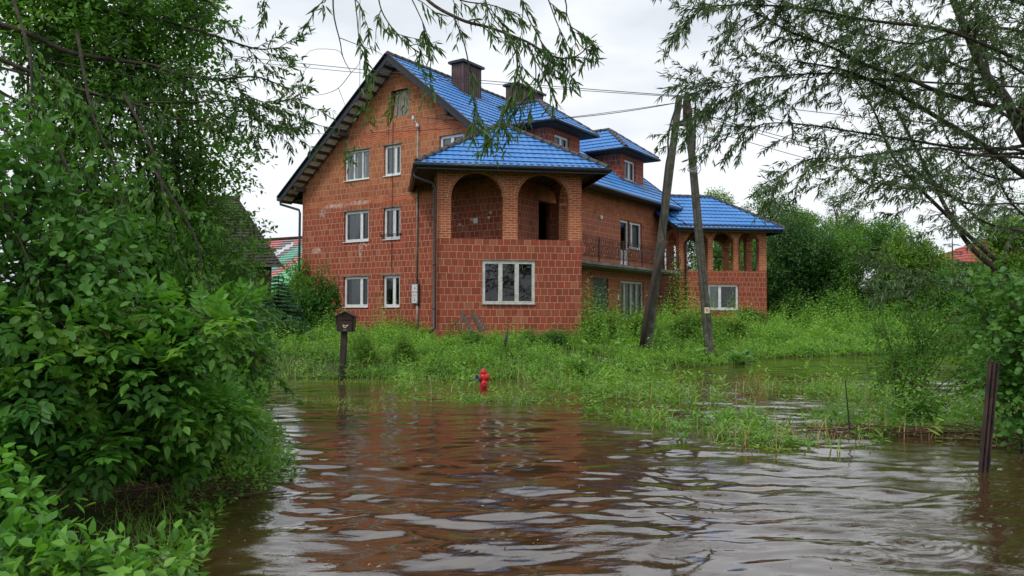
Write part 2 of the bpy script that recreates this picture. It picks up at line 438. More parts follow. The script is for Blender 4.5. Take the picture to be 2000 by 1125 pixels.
def wall(mb, O, d, n_in, Lx, z0, top, th, ops=(), mi=0, uoff=0.0, ends=(True, True)):
    """upright wall from O along d; n_in points into the building; top: list of (x, z); ops: dicts x0,x1,z0,z1,arch"""
    O, d, n_in = Vector(O), Vector(d), Vector(n_in)
    def P(x, y, z): return O + d * x + n_in * y + ZV * z
    def topz(x):
        for (xa, za), (xb, zb) in zip(top[:-1], top[1:]):
            if xa - 1e-9 <= x <= xb + 1e-9: return za + (zb - za) * ((x - xa) / max(xb - xa, 1e-9))
        return top[-1][1]
    xs = {0.0, Lx} | {t[0] for t in top}
    for o in ops:
        xs |= {o['x0'], o['x1']}
        if o.get('arch'):
            r = (o['x1'] - o['x0']) / 2; c = (o['x0'] + o['x1']) / 2
            for k in range(1, 20): xs.add(c - r * math.cos(math.pi * k / 20))
    xs = sorted(x for x in xs if -1e-9 <= x <= Lx + 1e-9)
    def otop(o, x):
        if not o.get('arch'): return o['z1']
        r = (o['x1'] - o['x0']) / 2; c = (o['x0'] + o['x1']) / 2
        return o['z1'] + math.sqrt(max(0.0, r * r - (x - c) ** 2))
    def q(xa, xb, za0, zb0, za1, zb1):
        for y, flip in ((0, False), (th, True)):
            pts = [P(xa, y, za0), P(xb, y, zb0), P(xb, y, zb1), P(xa, y, za1)]
            uv = [(xa + uoff, za0), (xb + uoff, zb0), (xb + uoff, zb1), (xa + uoff, za1)]
            if flip: pts.reverse(); uv.reverse()
            mb.poly(pts, uv, mi)
    for xa, xb in zip(xs[:-1], xs[1:]):
        if xb - xa < 1e-6: continue
        xm = (xa + xb) / 2
        zc = (z0, z0)
        for o in sorted((o for o in ops if o['x0'] < xm < o['x1']), key=lambda o: o['z0']):
            if o['z0'] > zc[0] + 1e-6: q(xa, xb, zc[0], zc[1], o['z0'], o['z0'])
            ta, tb = otop(o, xa), otop(o, xb)
            mb.poly([P(xa, 0, ta), P(xb, 0, tb), P(xb, th, tb), P(xa, th, ta)], [(0, xa), (0, xb), (th, xb), (th, xa)], mi)
            mb.poly([P(xb, 0, o['z0']), P(xa, 0, o['z0']), P(xa, th, o['z0']), P(xb, th, o['z0'])], [(xb, 0), (xa, 0), (xa, th), (xb, th)], mi)
            zc = (ta, tb)
        q(xa, xb, zc[0], zc[1], topz(xa), topz(xb))
        mb.poly([P(xa, 0, topz(xa)), P(xb, 0, topz(xb)), P(xb, th, topz(xb)), P(xa, th, topz(xa))], None, mi)
    for o in ops:
        for x in (o['x0'], o['x1']):
            mb.poly([P(x, 0, o['z0']), P(x, th, o['z0']), P(x, th, o['z1']), P(x, 0, o['z1'])],
                    [(.07, o['z0']), (.07 + th, o['z0']), (.07 + th, o['z1']), (.07, o['z1'])], mi)
    for x, on in ((0.0, ends[0]), (Lx, ends[1])):
        if on:
            mb.poly([P(x, 0, z0), P(x, th, z0), P(x, th, topz(x)), P(x, 0, topz(x))],
                    [(.05, z0), (.05 + th, z0), (.05 + th, topz(x)), (.05, topz(x))], mi)

def window(O, d, n_in, x0, x1, z0, z1, splits=(), bars=(), depth=.09, frame='pvc', parent=None, label=None,
           curtain=None, sill=True, fw=.065, back=True, sash=True):
    """frame (part) > pane, curtain, sill (sub-parts); splits: fractions of the mullions"""
    parent = parent or house
    O, d, n_in = Vector(O), Vector(d), Vector(n_in)
    def P(x, y, z): return O + d * x + n_in * y + ZV * z
    mb = MB(); T = .07
    def rect(xa, xb, za, zb, w, y, t):
        mb.box(P((xa + xb) / 2, y, za + w / 2), d * (xb - xa) / 2, n_in * t / 2, ZV * w / 2)
        mb.box(P((xa + xb) / 2, y, zb - w / 2), d * (xb - xa) / 2, n_in * t / 2, ZV * w / 2)
        for x in (xa + w / 2, xb - w / 2):
            mb.box(P(x, y, (za + zb) / 2), d * w / 2, n_in * t / 2, ZV * ((zb - za) / 2 - w))
    g = .004
    rect(x0 + g, x1 - g, z0 + g, z1 - g, fw, depth + T / 2, T)
    edges = [x0 + fw] + [x0 + (x1 - x0) * s for s in splits] + [x1 - fw]
    panes = []
    for i in range(len(edges) - 1):
        xa = edges[i] + (.03 if i > 0 else 0); xb = edges[i + 1] - (.03 if i < len(edges) - 2 else 0)
        if i > 0:
            mb.box(P(edges[i], depth + T / 2, (z0 + z1) / 2), d * .03, n_in * T / 2, ZV * ((z1 - z0) / 2 - fw - g))
        if sash: rect(xa + .002, xb - .002, z0 + fw + .002, z1 - fw - .002, .034, depth + T / 2 - .012, T * .8)
        panes.append((xa + .03, xb - .03))
    for zb_ in bars:
        zz = z0 + (z1 - z0) * zb_
        mb.box(P((x0 + x1) / 2, depth + T / 2 - .006, zz), d * ((x1 - x0) / 2 - fw), n_in * T * .45, ZV * .03)
    fr = mb.build('window', MT[frame], parent)
    if label: fr['label'] = label
    gp = MB()
    for xa, xb in panes:
        y = depth + T / 2 + .004
        gp.poly([P(xa, y, z0 + fw), P(xb, y, z0 + fw), P(xb, y, z1 - fw), P(xa, y, z1 - fw)])
    gp.build('pane', MT['glass'], fr)
    if curtain:
        cb = MB(); cm = 'curtain'
        for (fa, fb, kind) in curtain:
            xa = x0 + (x1 - x0) * fa; xb = x0 + (x1 - x0) * fb; y = depth + (.10 if kind == 'blind' else .16)
            if kind == 'blind':
                cm = 'blind'
                cb.poly([P(xa, y, z0 + .03), P(xb, y, z0 + .03), P(xb, y, z1 - .03), P(xa, y, z1 - .03)])
            else:                   # a hanging net curtain, folded; 'tied' drawn aside at the foot
                n = 28
                for i in range(n):
                    a0, a1 = i / n, (i + 1) / n
                    def X(t, low): 
                        if kind == 'tied' and low: return xa + (xb - xa) * (t * .55)
                        if kind == 'tiedr' and low: return xa + (xb - xa) * (.45 + t * .55)
                        return xa + (xb - xa) * t
                    ya, yb = y + .03 * math.sin(a0 * 44), y + .03 * math.sin(a1 * 44)
                    cb.poly([P(X(a0, True), ya, z0 + .05), P(X(a1, True), yb, z0 + .05), P(X(a1, False), yb, z1 - .03), P(X(a0, False), ya, z1 - .03)])
        cb.build('curtain', MT[cm], fr)
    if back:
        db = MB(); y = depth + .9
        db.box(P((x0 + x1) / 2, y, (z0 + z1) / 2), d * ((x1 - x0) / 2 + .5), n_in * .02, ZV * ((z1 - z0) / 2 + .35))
        db.build('room_dark_sheet', MT['dark'], fr)  # dark sheet added behind the glass in place of the room's shade
    if sill:
        sb = MB()
        sb.box(P((x0 + x1) / 2, depth / 2 - .02, z0 - .012), d * ((x1 - x0) / 2 + .02), n_in * (depth / 2 + .03), ZV * .012)
        sb.build('sill', MT['concrete'] if frame == 'pvcold' else MT['pvc'], fr)
    return fr

# ---- main block walls
Bw, Lw = 10.312, 12.8
W1, W2, W3, W4, W5, W6 = 2.43, 3.783, 4.55, 5.414, 7.286, 8.429
g_ops = []
rows = [(1.71, 2.91), (4.275, 5.485), (6.70, 7.88)]
for z0, z1 in rows:
    g_ops.append(dict(x0=W1, x1=W2, z0=z0, z1=z1)); g_ops.append(dict(x0=W3, x1=W4, z0=z0, z1=z1))
g_ops.append(dict(x0=W5, x1=W6, z0=6.72, z1=7.92))
g_ops.append(dict(x0=4.88, x1=5.84, z0=8.90, z1=9.95))
mb = MB()
eaL, eaR = RZ - SL_L * RA - .02, roof_r(Bw) - .02
wall(mb, Mp(0, 0, 0), mA, mB, Bw, GZ, [(0, eaL), (RA, RZ - .02), (Bw, eaR)], .32, g_ops)
gable = mb.build('gable_wall', MT['gable'], house)
# timber lintel strips and small ledge lines over openings
for o in g_ops[:6]:
    mb = MB(); mb.box(Mp((o['x0'] + o['x1']) / 2, -.006, o['z1'] + .022), mA * ((o['x1'] - o['x0']) / 2 + .10), mB * .010, ZV * .020)
    mb.build('lintel', MT['concrete'], gable)
s_ops = [dict(x0=1.99, x1=3.25, z0=3.42, z1=5.6), dict(x0=6.13, x1=7.45, z0=.9, z1=2.955),
         dict(x0=8.56, x1=10.90, z0=1.2, z1=2.92), dict(x0=8.56, x1=9.42, z0=3.47, z1=5.56), dict(x0=9.42, x1=10.72, z0=4.36, z1=5.56)]
mb = MB()
wall(mb, Mp(Bw, 0, 0), mB, -mA, Lw, GZ, [(0, eaR + .0), (Lw, eaR)], .32, s_ops, ends=(False, True))
sidew = mb.build('long_side_wall', MT['side'], house)
mb = MB()
wall(mb, Mp(0, .32, 0), mB, mA, Lw - .64, GZ, [(0, eaL), (Lw - .64, eaL)], .3)
mb.build('rear_side_wall', MT['side'], house)
mb = MB()
wall(mb, Mp(0, Lw, 0), mA, -mB, Bw - .001, GZ, [(0, eaL), (RA, RZ - .02), (Bw - .001, eaR)], .3)
mb.build('far_gable_wall', MT['gable'], house)
mb = MB()                                         # storey slabs inside
for z in (3.25, 6.05): mb.box(Mp(Bw / 2, Lw / 2, z), mA * (Bw / 2 - .35), mB * (Lw / 2 - .35), ZV * .1)
mb.build('floor_slab', MT['concrete'], house)

# ---- gable windows
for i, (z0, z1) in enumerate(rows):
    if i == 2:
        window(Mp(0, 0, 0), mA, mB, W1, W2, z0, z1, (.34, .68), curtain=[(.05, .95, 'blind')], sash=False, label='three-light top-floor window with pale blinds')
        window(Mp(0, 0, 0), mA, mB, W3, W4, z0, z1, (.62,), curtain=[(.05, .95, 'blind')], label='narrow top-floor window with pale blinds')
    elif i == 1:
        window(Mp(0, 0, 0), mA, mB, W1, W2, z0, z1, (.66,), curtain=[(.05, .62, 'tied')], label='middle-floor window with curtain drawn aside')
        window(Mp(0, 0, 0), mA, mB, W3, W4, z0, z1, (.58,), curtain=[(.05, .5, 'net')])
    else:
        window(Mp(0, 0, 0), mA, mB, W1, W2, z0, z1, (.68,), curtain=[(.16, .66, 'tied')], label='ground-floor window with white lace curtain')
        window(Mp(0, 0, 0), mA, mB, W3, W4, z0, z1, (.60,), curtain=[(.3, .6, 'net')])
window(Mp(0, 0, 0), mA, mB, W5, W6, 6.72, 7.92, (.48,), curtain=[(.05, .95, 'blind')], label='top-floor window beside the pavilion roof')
# guard rail on the narrow middle window
mb = MB()
mb.bar(Mp(W3 - .06, -.06, 4.46), Mp(W4 + .06, -.06, 4.46), .025)
mb.bar(Mp(W3 - .06, -.06, 4.40), Mp(W4 + .06, -.06, 4.40), .018)
for a in (W3 - .05, W4 + .05): mb.bar(Mp(a, -.07, 4.43), Mp(a, .02, 4.43), .03, .09)
mb.build('guard_rail', MT['iron'], gable)
# attic opening boarded with grey planks
mb = MB()
for k in range(5):
    xa = 4.99 + k * .17
    t = random.uniform(-.03, .03)
    mb.bar(Mp(xa + .03 + t, .10, 8.86 + random.uniform(-.03, .05)), Mp(xa + .16 + t, .13, 9.93 - abs(t)), .165, .03, up=mB)
at = mb.build('attic_shutter', simple('pale_grey_boards', (0.34, 0.31, 0.27), .9, (0.13, 0.11, 0.09), 5.0, bump=.4, bscale=18, stretch=(7, 7, .7)), house); at['label'] = 'loose grey weathered boards closing the attic opening'
mb = MB(); mb.box(Mp(5.36, .5, 9.4), mA * .8, mB * .02, ZV * .8); mb.build('attic_dark', MT['dark'], at)  # dark sheet standing in for the shade inside the attic
mb = MB(); mb.box(Mp(5.36, .02, 9.975), mA * .56, mB * .03, ZV * .025); mb.build('attic_lintel', MT['small'], at)

# ---- long side: doors and windows
mb = MB()
mb.box(Mp(Bw - .10, 6.79, 1.95), mB * .655, mA * .025, ZV * 1.0)
for k in range(1, 6): mb.bar(Mp(Bw - .07, 6.13 + k * .22, .95), Mp(Bw - .07, 6.13 + k * .22, 2.95), .008, .008)
dr = mb.build('grey_door', MT['steel'], house)
mb = MB(); mb.tube([Mp(Bw - .05, 6.26, 1.95), Mp(Bw - .02, 6.26, 1.95), Mp(Bw - .02, 6.38, 1.95)], .012); mb.build('handle', MT['greymetal'], dr)
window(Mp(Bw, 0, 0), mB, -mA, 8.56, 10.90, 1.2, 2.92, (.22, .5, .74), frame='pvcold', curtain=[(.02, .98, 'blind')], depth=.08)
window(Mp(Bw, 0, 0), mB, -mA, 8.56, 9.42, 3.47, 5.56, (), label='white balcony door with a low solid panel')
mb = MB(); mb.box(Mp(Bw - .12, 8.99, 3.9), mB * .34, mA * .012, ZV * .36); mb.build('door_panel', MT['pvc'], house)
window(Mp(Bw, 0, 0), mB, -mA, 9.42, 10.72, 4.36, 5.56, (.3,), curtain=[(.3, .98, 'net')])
mb = MB()
mb.lathe(Mp(Bw - .01, 6.7, 5.43), [(.085, 0), (.085, .03), (.10, .04), (.10, .08), (.06, .12), (.01, .13)], axis=mA)
mb.build('wall_lamp', MT['white'], house)
mb = MB(); mb.box(Mp(Bw + .02, 8.28, 2.2), mB * .05, mA * .02, ZV * .12); mb.build('bell_box', MT['white'], house)
mb = MB(); mb.box(Mp(Bw - 1.0, 2.4, 4.7), mA * .02, mB * 1.0, ZV * 1.3); mb.build('passage_dark_sheet', MT['dark'], house)  # dark sheet added behind the doorway in place of its shade

# ---- balcony
mb = MB()
mb.box(Mp(Bw + .60, 7.6, 3.385), mA * .61, mB * 4.75, ZV * .055)
mb.box(Mp(Bw + .56, 7.6, 3.30), mA * .55, mB * 4.72, ZV * .03)
mb.build('balcony_slab', MT['concrete'], house)
ra = Bw + 1.14
mb = MB()
b0, b1 = 3.2, 12.25
mb.bar(Mp(ra, b0, 4.37), Mp(ra, b1, 4.37), .04, .022)
mb.bar(Mp(ra, b0, 3.63), Mp(ra, b1, 3.63), .03, .02)
mb.bar(Mp(ra, b0, 4.30), Mp(ra, b1, 4.30), .018)
def belly(t): return .15 * math.sin(math.pi * min(1, t * 1.25) ** .8) ** 1.5 if t < .8 else 0.0
nb = int((b1 - b0) / .115)
for k in range(nb):
    b = b0 + .06 + k * .115
    orn = (k % 9) in (4, 5)
    if orn: continue
    mb.tube([Mp(ra + belly(t), b, 3.63 + .67 * t) for t in (0, .12, .25, .4, .55, .7, .85, 1)], .0125, 5, caps=False)
for k in range(nb):
    if (k % 9) != 4: continue
    bc = b0 + .06 + (k + .5) * .115
    for zc, rr in ((3.78, .055), (3.92, .07), (4.07, .055)):
        for s in (-1, 1):
            mb.tube([Mp(ra + belly((zc - 3.63) / .67), bc + s * (.035 + (rr - .012 * j) * math.cos(j * 1.05) * .55), zc + (rr - .008 * j) * math.sin(j * 1.05)) for j in range(7)], .010, 5, caps=False)
    mb.tube([Mp(ra + belly(t), bc, 3.63 + .67 * t) for t in (0, .2, .4, .6, .8, 1)], .009, 5, caps=False)
rail = mb.build('balcony_railing', MT['iron'], house)
for b in (4.46, 6.54, 8.28, 10.2, 12.15):
    mb = MB(); mb.bar(Mp(ra, b, 3.44), Mp(ra, b, 4.40), .045); mb.build('post', MT['iron'], rail)

# ---- tiled roof planes
def tile_plane(mb, O, ud, upd, n, vmax, umin, umax, wave=.22, step=.36, amp=.034, nose=.040):
    """O eave origin, ud along eave, upd up the slope (unit), n outward normal; umin/umax(v) bounds"""
    O, ud, upd, n = map(Vector, (O, ud, upd, n))
    lo = min(umin(0), umin(vmax)); hi = max(umax(0), umax(vmax))
    k0, k1 = math.floor(lo / wave * 5), math.ceil(hi / wave * 5)
    us = np.arange(k0, k1 + 1) * wave / 5
    rows_ = []
    v = 0.0
    while v < vmax - 1e-6:
        v2 = min(v + step, vmax)
        rows_.append([(v - .03, nose, .075), (v + .02, nose * .96, .075), ((v + v2) / 2, nose * .5, .02), (v2, .002, 0)])     # one course of tile
        rows_.append([(v + .005, -.004, 0), (v - .028, nose - .002, .075)])                                                 # its undercut front edge
        v = v2
    nu = len(us)
    for prof in rows_:
        base = len(mb.v)
        for v, h, sc in prof:
            a, b = umin(max(v, 0)), umax(max(v, 0))
            for u in us:
                uc = min(max(u, a), b)
                cs = (.5 + .5 * math.cos(uc / wave * 2 * math.pi)) ** .8
                mb.v.append(tuple(O + ud * uc + upd * (v - sc * cs) + n * (amp * cs + h)))
        for i in range(len(prof) - 1):
            va = max(0, (prof[i][0] + prof[i + 1][0]) / 2)
            a, b = umin(va), umax(va)
            for j in range(nu - 1):
                if us[j + 1] <= a or us[j] >= b: continue
                mb.f.append((base + i * nu + j, base + i * nu + j + 1, base + (i + 1) * nu + j + 1, base + (i + 1) * nu + j))
                mb.uv.append([(0, 0)] * 4); mb.mi.append(0); mb.sm.append(True)

def cap_line(mb, p, q, r=.10, seg=.38):
    p, q = Vector(p), Vector(q); d = q - p; L = d.length; k = max(1, int(L / seg)); d.normalize()
    for i in range(k):
        a = p + d * (L * i / k); b = p + d * (L * (i + 1) / k + .03)
        mb.tube([a, a + d * .05, b], [r * 1.10, r * 1.08, r * .92], 10)

mroof = MB()
OV = .623
# right slope (towards the balcony side): eave at a=11.11
aE = 11.11; zE = roof_r(aE); sl = math.hypot(aE - RA, RZ - zE)
upR = (mA * (RA - aE) + ZV * (RZ - zE)).normalized(); nR = mB.cross(upR); nR = nR if nR.z > 0 else -nR
LB = 13.4
tile_plane(mroof, Mp(aE, -OV, zE), mB, upR, nR, sl, lambda v: 0, lambda v: LB + OV)
aL = -.73; zL = RZ - SL_L * (RA - aL); sll = math.hypot(RA - aL, RZ - zL)
upL = (mA * (RA - aL) + ZV * (RZ - zL)).normalized(); nL = mB.cross(upL); nL = nL if nL.z > 0 else -nL
tile_plane(mroof, Mp(aL, -OV, zL), mB, upL, nL, sll, lambda v: 0, lambda v: LB + OV)
roofo = mroof.build('main_roof', MT['blue'], house)
mb = MB()      # structural under-deck of both slopes
for (a, z, up, n_, L_) in ((aE, zE, upR, nR, sl), (aL, zL, upL, nL, sll)):
    c = Mp(a, (LB - OV) / 2, z) + up * L_ / 2 - n_ * .055
    mb.box(c, up * (L_ / 2 - .02), mB * ((LB + OV) / 2 - .03), n_ * .04)
mb.build('roof_deck', MT['soffit'], roofo)
mb = MB()
cap_line(mb, Mp(RA, -OV - .02, RZ + .03), Mp(RA, LB, RZ + .03), .11)
mb.build('ridge_cap', MT['cap'], roofo)
for b in (-OV - .012, LB + .012):
    for (a, z, up, n_, L_) in ((aE, zE, upR, nR, sl), (aL, zL, upL, nL, sll)):
        mb = MB(); c = Mp(a, b, z) + up * L_ / 2 - n_ * .065
        mb.box(c, up * L_ / 2, mB * .02, n_ * .115)
        c2 = Mp(a, b - .03 * (1 if b < 0 else -1), z) + up * L_ / 2 + n_ * .055
        mb.box(c2, up * L_ / 2, mB * .07, n_ * .018)
        mb.build('barge_board', MT['navy'], roofo)
# soffit of the verge: pale panels between dark battens, beam ends
mb = MB()
for (a, z, up, n_, L_) in ((aL, zL, upL, nL, sll), (aE, zE, upR, nR, sl)):
    k = int(L_ / .40)
    for i in range(k):
        c = Mp(a, -OV / 2 - .02, z) + up * (L_ * (i + .5) / k) - n_ * .13
        mb.box(c, up * (.5 * L_ / k - .065), mB * (OV / 2 - .05), n_ * .012)
mb.build('soffit_panel', MT['pale'], roofo)
mb = MB()
for (a, z, up, n_, L_) in ((aL, zL, upL, nL, sll), (aE, zE, upR, nR, sl)):
    k = int(L_ / .40)
    for i in range(k + 1):
        c = Mp(a, -OV / 2 - .02, z) + up * (L_ * i / k) - n_ * .155
        mb.box(c, up * .05, mB * (OV / 2 - .02), n_ * .05)
mb.build('batten', MT['soffit'], roofo)
for (a, zz) in ((.12, None), (2.55, None), (8.0, None)):
    z = (RZ - SL_L * (RA - a) if a < RA else roof_r(a)) - .34
    mb = MB(); mb.bar(Mp(a, -OV + .08, z), Mp(a, .2, z), .16, .18); mb.build('purlin_end', MT['oldwood'], roofo)
# eave soffit on the long side
mb = MB()
mb.box(Mp((Bw + aE) / 2 + .0, LB / 2, zE - .03), mA * ((aE - Bw) / 2 - .02), mB * (LB / 2), ZV * .02)
mb.box(Mp((aL) / 2, LB / 2, zL - .03), mA * (abs(aL) / 2 - .02), mB * (LB / 2), ZV * .02)
mb.build('eave_soffit', MT['soffit'], roofo)
mb = MB()
mb.tube([Mp(aE + .06, -OV, zE - .045), Mp(aE + .06, LB, zE - .085)], .075, 10)
mb.bar(Mp(aE + .0, -OV + .02, zE - .07), Mp(aE + .0, LB - .02, zE - .07), .03, .16)
mb.build('gutter', MT['navy'], roofo)
mb = MB()
mb.tube([Mp(aL - .06, -OV - .02, zL - .03), Mp(aL - .06, LB, zL - .05)], .075, 10)
mb.build('gutter', MT['greenpipe'], roofo)
mb = MB()
mb.tube([Mp(aL - .06, -OV + .12, zL - .06), Mp(aL - .06, -OV + .12, zL - .22), Mp(-.10, -.10, zL - .46), Mp(-.07, -.08, zL - .60), Mp(-.07, -.08, .8)], .05, 10)
mb.build('downpipe', MT['greenpipe'], house)
mb = MB()
mb.tube([Mp(aE + .06, LB - .12, zE - .10), Mp(aE + .06, LB - .12, zE - .36), Mp(aE + .16, LB + .05, zE - .46)], .045, 8)
mb.build('downpipe', MT['navy'], house)
mb = MB()
mb.tube([Mp(W4 - .39, -.03, z) for z in (8.8, 7, 5, 3.2)], .010, 5)
mb.tube([Mp(2.12, -.03, 3.0), Mp(2.2, -.04, 2.6), Mp(2.12, -.04, 2.2), Mp(2.3, -.03, 1.75)], .010, 5)
mb.build('lightning_wire', MT['wire'], house)

# ---- chimneys
def chimney(b0, b1):
    mb = MB(); a0, a1, z0, z1 = 5.95, 6.5, 9.6, 11.42
    mb.box(Mp((a0 + a1) / 2, (b0 + b1) / 2, (z0 + z1) / 2), mA * (a1 - a0) / 2, mB * (b1 - b0) / 2, ZV * (z1 - z0) / 2)
    n = int((b1 - b0) / .13)
    for k in range(n + 1):
        b = b0 + (b1 - b0) * k / n
        for a in (a1 + .008, a0 - .008): mb.bar(Mp(a, b, z0), Mp(a, b, z1), .035, .016, up=mA)
    n = int((a1 - a0) / .13)
    for k in range(n + 1):
        a = a0 + (a1 - a0) * k / n
        for b in (b0 - .008, b1 + .008): mb.bar(Mp(a, b, z0), Mp(a, b, z1), .035, .016, up=mB)
    c = mb.build('chimney', MT['chim'], house)
    mb = MB()
    mb.box(Mp((a0 + a1) / 2, (b0 + b1) / 2, z1 + .05), mA * ((a1 - a0) / 2 + .12), mB * ((b1 - b0) / 2 + .12), ZV * .045)
    mb.box(Mp((a0 + a1) / 2, (b0 + b1) / 2, z1 + .11), mA * ((a1 - a0) / 2 + .06), mB * ((b1 - b0) / 2 + .06), ZV * .02)
    mb.build('chimney_cap', MT['navy'], c)
    mb = MB()
    mb.box(Mp(a1 + .07, (b0 + b1) / 2, roof_r(a1 + .07) + .06), mA * .06 - ZV * .05, mB * ((b1 - b0) / 2 + .06), ZV * .02)
    mb.build('flashing', MT['chim'], c)
chimney(2.39, 3.57); chimney(6.2, 8.33)

# ---- dormers
def dormer(bc):
    bw0, bw1 = bc - 1.19, bc + 1.19; af = 9.95; zt = 8.62
    mb = MB()
    wx0, wx1 = (.42, 1.56)
    wall(mb, Mp(af, bw0, 0), mB, -mA, 2.38, 7.2, [(0, zt), (2.38, zt)], .2, [dict(x0=wx0, x1=wx1, z0=7.46, z1=8.40)])
    for b, n_in in ((bw0, mB), (bw1, -mB)):                  # cheeks follow the slope
        pts = [(af - .2, roof_r(af) - .3), (af - .2, zt), (7.9, zt), (7.9, roof_r(7.9) - .3)]
        for off in (0, .15):
            o = b + (off if n_in == mB else -off)
            mb.poly([Mp(a, o, z) for a, z in pts], [(-a, z) for a, z in pts])
    dm = mb.build('dormer', MT['block'], house)
    fr = window(Mp(af, bw0, 0), mB, -mA, wx0, wx1, 7.46, 8.40, (.52,), parent=dm, curtain=None, back=False)
    for ch in list(fr.children): ch.parent = dm; ch.name = 'window_' + ch.name.split('.')[0]
    mb = MB(); mb.box(Mp(af - .42, bc, 7.95), mA * .02, mB * 1.0, ZV * .6); mb.build('interior', MT['dark'], dm)  # dark sheet standing in for the shade inside the dormer
    mb = MB(); o = .5; eb0, eb1, ea = bw0 - o, bw1 + o, af + .52; ze = 8.70; rise = 1.25; half = (eb1 - eb0) / 2
    s3 = math.hypot(half, rise)
    up = (-mA * half + ZV * rise).normalized(); n_ = mB.cross(up); n_ = n_ if n_.z > 0 else -n_
    tile_plane(mb, Mp(ea, eb0, ze), mB, up, n_, s3, lambda v: v / s3 * half, lambda v: 2 * half - v / s3 * half)
    for b, sg in ((eb0, 1), (eb1, -1)):
        up = (mB * sg * half + ZV * rise).normalized(); n_ = mA.cross(up); n_ = n_ if n_.z > 0 else -n_
        L0 = ea - 7.15
        tile_plane(mb, Mp(ea, b, ze), -mA, up, n_, s3, lambda v: v / s3 * half, lambda v: L0 + v / s3 * (ea - 6.5 - L0))
    rf = mb.build('dormer_roof', MT['blue'], dm)
    mb = MB()
    ap = Mp(ea - half, bc, ze + rise + .04)
    cap_line(mb, Mp(ea, eb0, ze + .03), ap, .085); cap_line(mb, Mp(ea, eb1, ze + .03), ap, .085)
    cap_line(mb, ap, Mp(6.75, bc, ze + rise + .04), .085)
    mb.build('hip_cap', MT['cap'], dm)
    mb = MB()
    mb.tube([Mp(7.4, eb0 - .05, ze - .03), Mp(ea + .05, eb0 - .05, ze - .03), Mp(ea + .05, eb1 + .05, ze - .03), Mp(7.4, eb1 + .05, ze - .03)], .065, 8)
    mb.build('dormer_gutter', MT['navy'], dm)
    mb = MB()
    mb.box(Mp((ea + 7.3) / 2, bc, ze - .075), mA * ((ea - 7.3) / 2 - .01), mB * (half - .01), ZV * .03)
    mb.build('dormer_soffit', MT['soffit'], dm)
    mb = MB()
    mb.box(Mp(af + .08, bc, roof_r(af + .08) + .06), mA * .12 - ZV * .09, mB * 1.3, ZV * .02)
    mb.build('flashing', MT['navy'], dm)
    return dm
dormer(4.45); dormer(10.46)

# ---- pavilions
MT['mortar'] = simple('pale_mortar', (0.58, 0.47, 0.34), .95, (0.30, 0.16, 0.09), 9.0)
ARR = .12
def arch_rings(mb, O, d, n_in, ops):
    """a ring of bricks on edge round each arch, standing 4 mm proud"""
    O, d, n_in = Vector(O), Vector(d), Vector(n_in)
    for o in ops:
        if not o.get('arch'): continue
        r = (o['x1'] - o['x0']) / 2; c = (o['x0'] + o['x1']) / 2; n = 28
        for k in range(n):
            t0, t1 = math.pi * k / n, math.pi * (k + 1) / n
            def P(t, rr, y): return O + d * (c - rr * math.cos(t)) + n_in * y + ZV * (o['z1'] + rr * math.sin(t))
            r1 = r + ARR
            mb.poly([P(t0, r, -.005), P(t1, r, -.005), P(t1, r1, -.005), P(t0, r1, -.005)], [(.02, t0 * r), (.02, t1 * r), (.02 + ARR, t1 * r), (.02 + ARR, t0 * r)])
            mb.poly([P(t0, r1, -.005), P(t1, r1, -.005), P(t1, r1, .0), P(t0, r1, .0)])
            mb.poly([P(t1, r, -.005), P(t0, r, -.005), P(t0, r, .002), P(t1, r, .002)])
            if .12 < (k + .5) / n < .88 or True: mb.poly([P(t0, r1, -.006), P(t1, r1, -.006), P(t1, r1 + .016, -.004), P(t0, r1 + .016, -.004)], mi=1)

def hip_roof(name, O, W, D, oL, oR, oF, oB, ze, rise_at, apexes, parent_label=None):
    pass

# near-left pavilion: square on the corner, two arches per side
WP = 4.719; zpar, zwt_ = 3.876, 6.16
mb = MB()
wall(mb, P0, e1, e2, WP, GZ, [(0, zpar), (WP, zpar)], .32, [dict(x0=1.438, x1=3.171, z0=1.774, z1=3.185)])
wall(mb, Pp(0, .32, 0), e2, e1, WP - .32, GZ, [(0, zpar), (WP - .32, zpar)], .32, uoff=.13)
wall(mb, Pp(WP, .32, 0), e2, -e1, WP - .32, GZ, [(0, zpar), (WP - .32, zpar)], .32, uoff=.07)
pw = mb.build('pavilion_lower_wall', MT['block'], house)
mb = MB()
ops = [dict(x0=.43, x1=2.12, z0=zpar, z1=5.19, arch=True), dict(x0=2.59, x1=4.28, z0=zpar, z1=5.19, arch=True)]
wall(mb, P0, e1, e2, WP, zpar, [(0, zwt_), (WP, zwt_)], .30, ops)
arch_rings(mb, P0, e1, e2, ops)
ops2 = [dict(x0=.12, x1=1.81, z0=zpar, z1=5.19, arch=True), dict(x0=2.26, x1=3.95, z0=zpar, z1=5.19, arch=True)]
wall(mb, Pp(0, .302, 0), e2, e1, WP - .302, zpar, [(0, zwt_), (WP - .302, zwt_)], .30, ops2, uoff=.1)
arch_rings(mb, Pp(0, .302, 0), e2, e1, ops2)
wall(mb, Pp(WP, .302, 0), e2, -e1, WP - .302, zpar, [(0, zwt_), (WP - .302, zwt_)], .30, ops2, uoff=.1)
arch_rings(mb, Pp(WP, .302, 0), e2, -e1, ops2)
pa = mb.build('pavilion_arcade', [MT['small'], MT['mortar']], house)
pa['label'] = 'round-arched loggia of thin orange bricks in the near pavilion'
mb = MB()
mb.box(Pp(WP / 2, WP / 2, 3.30), e1 * (WP / 2 - .33), e2 * (WP / 2 - .33), ZV * .07)
mb.build('loggia_floor', MT['concrete'], pa)
mb = MB()
mb.box(Pp(WP / 2, WP / 2, 6.20), e1 * (WP / 2 + .70), e2 * (WP / 2 + .70), ZV * .02)
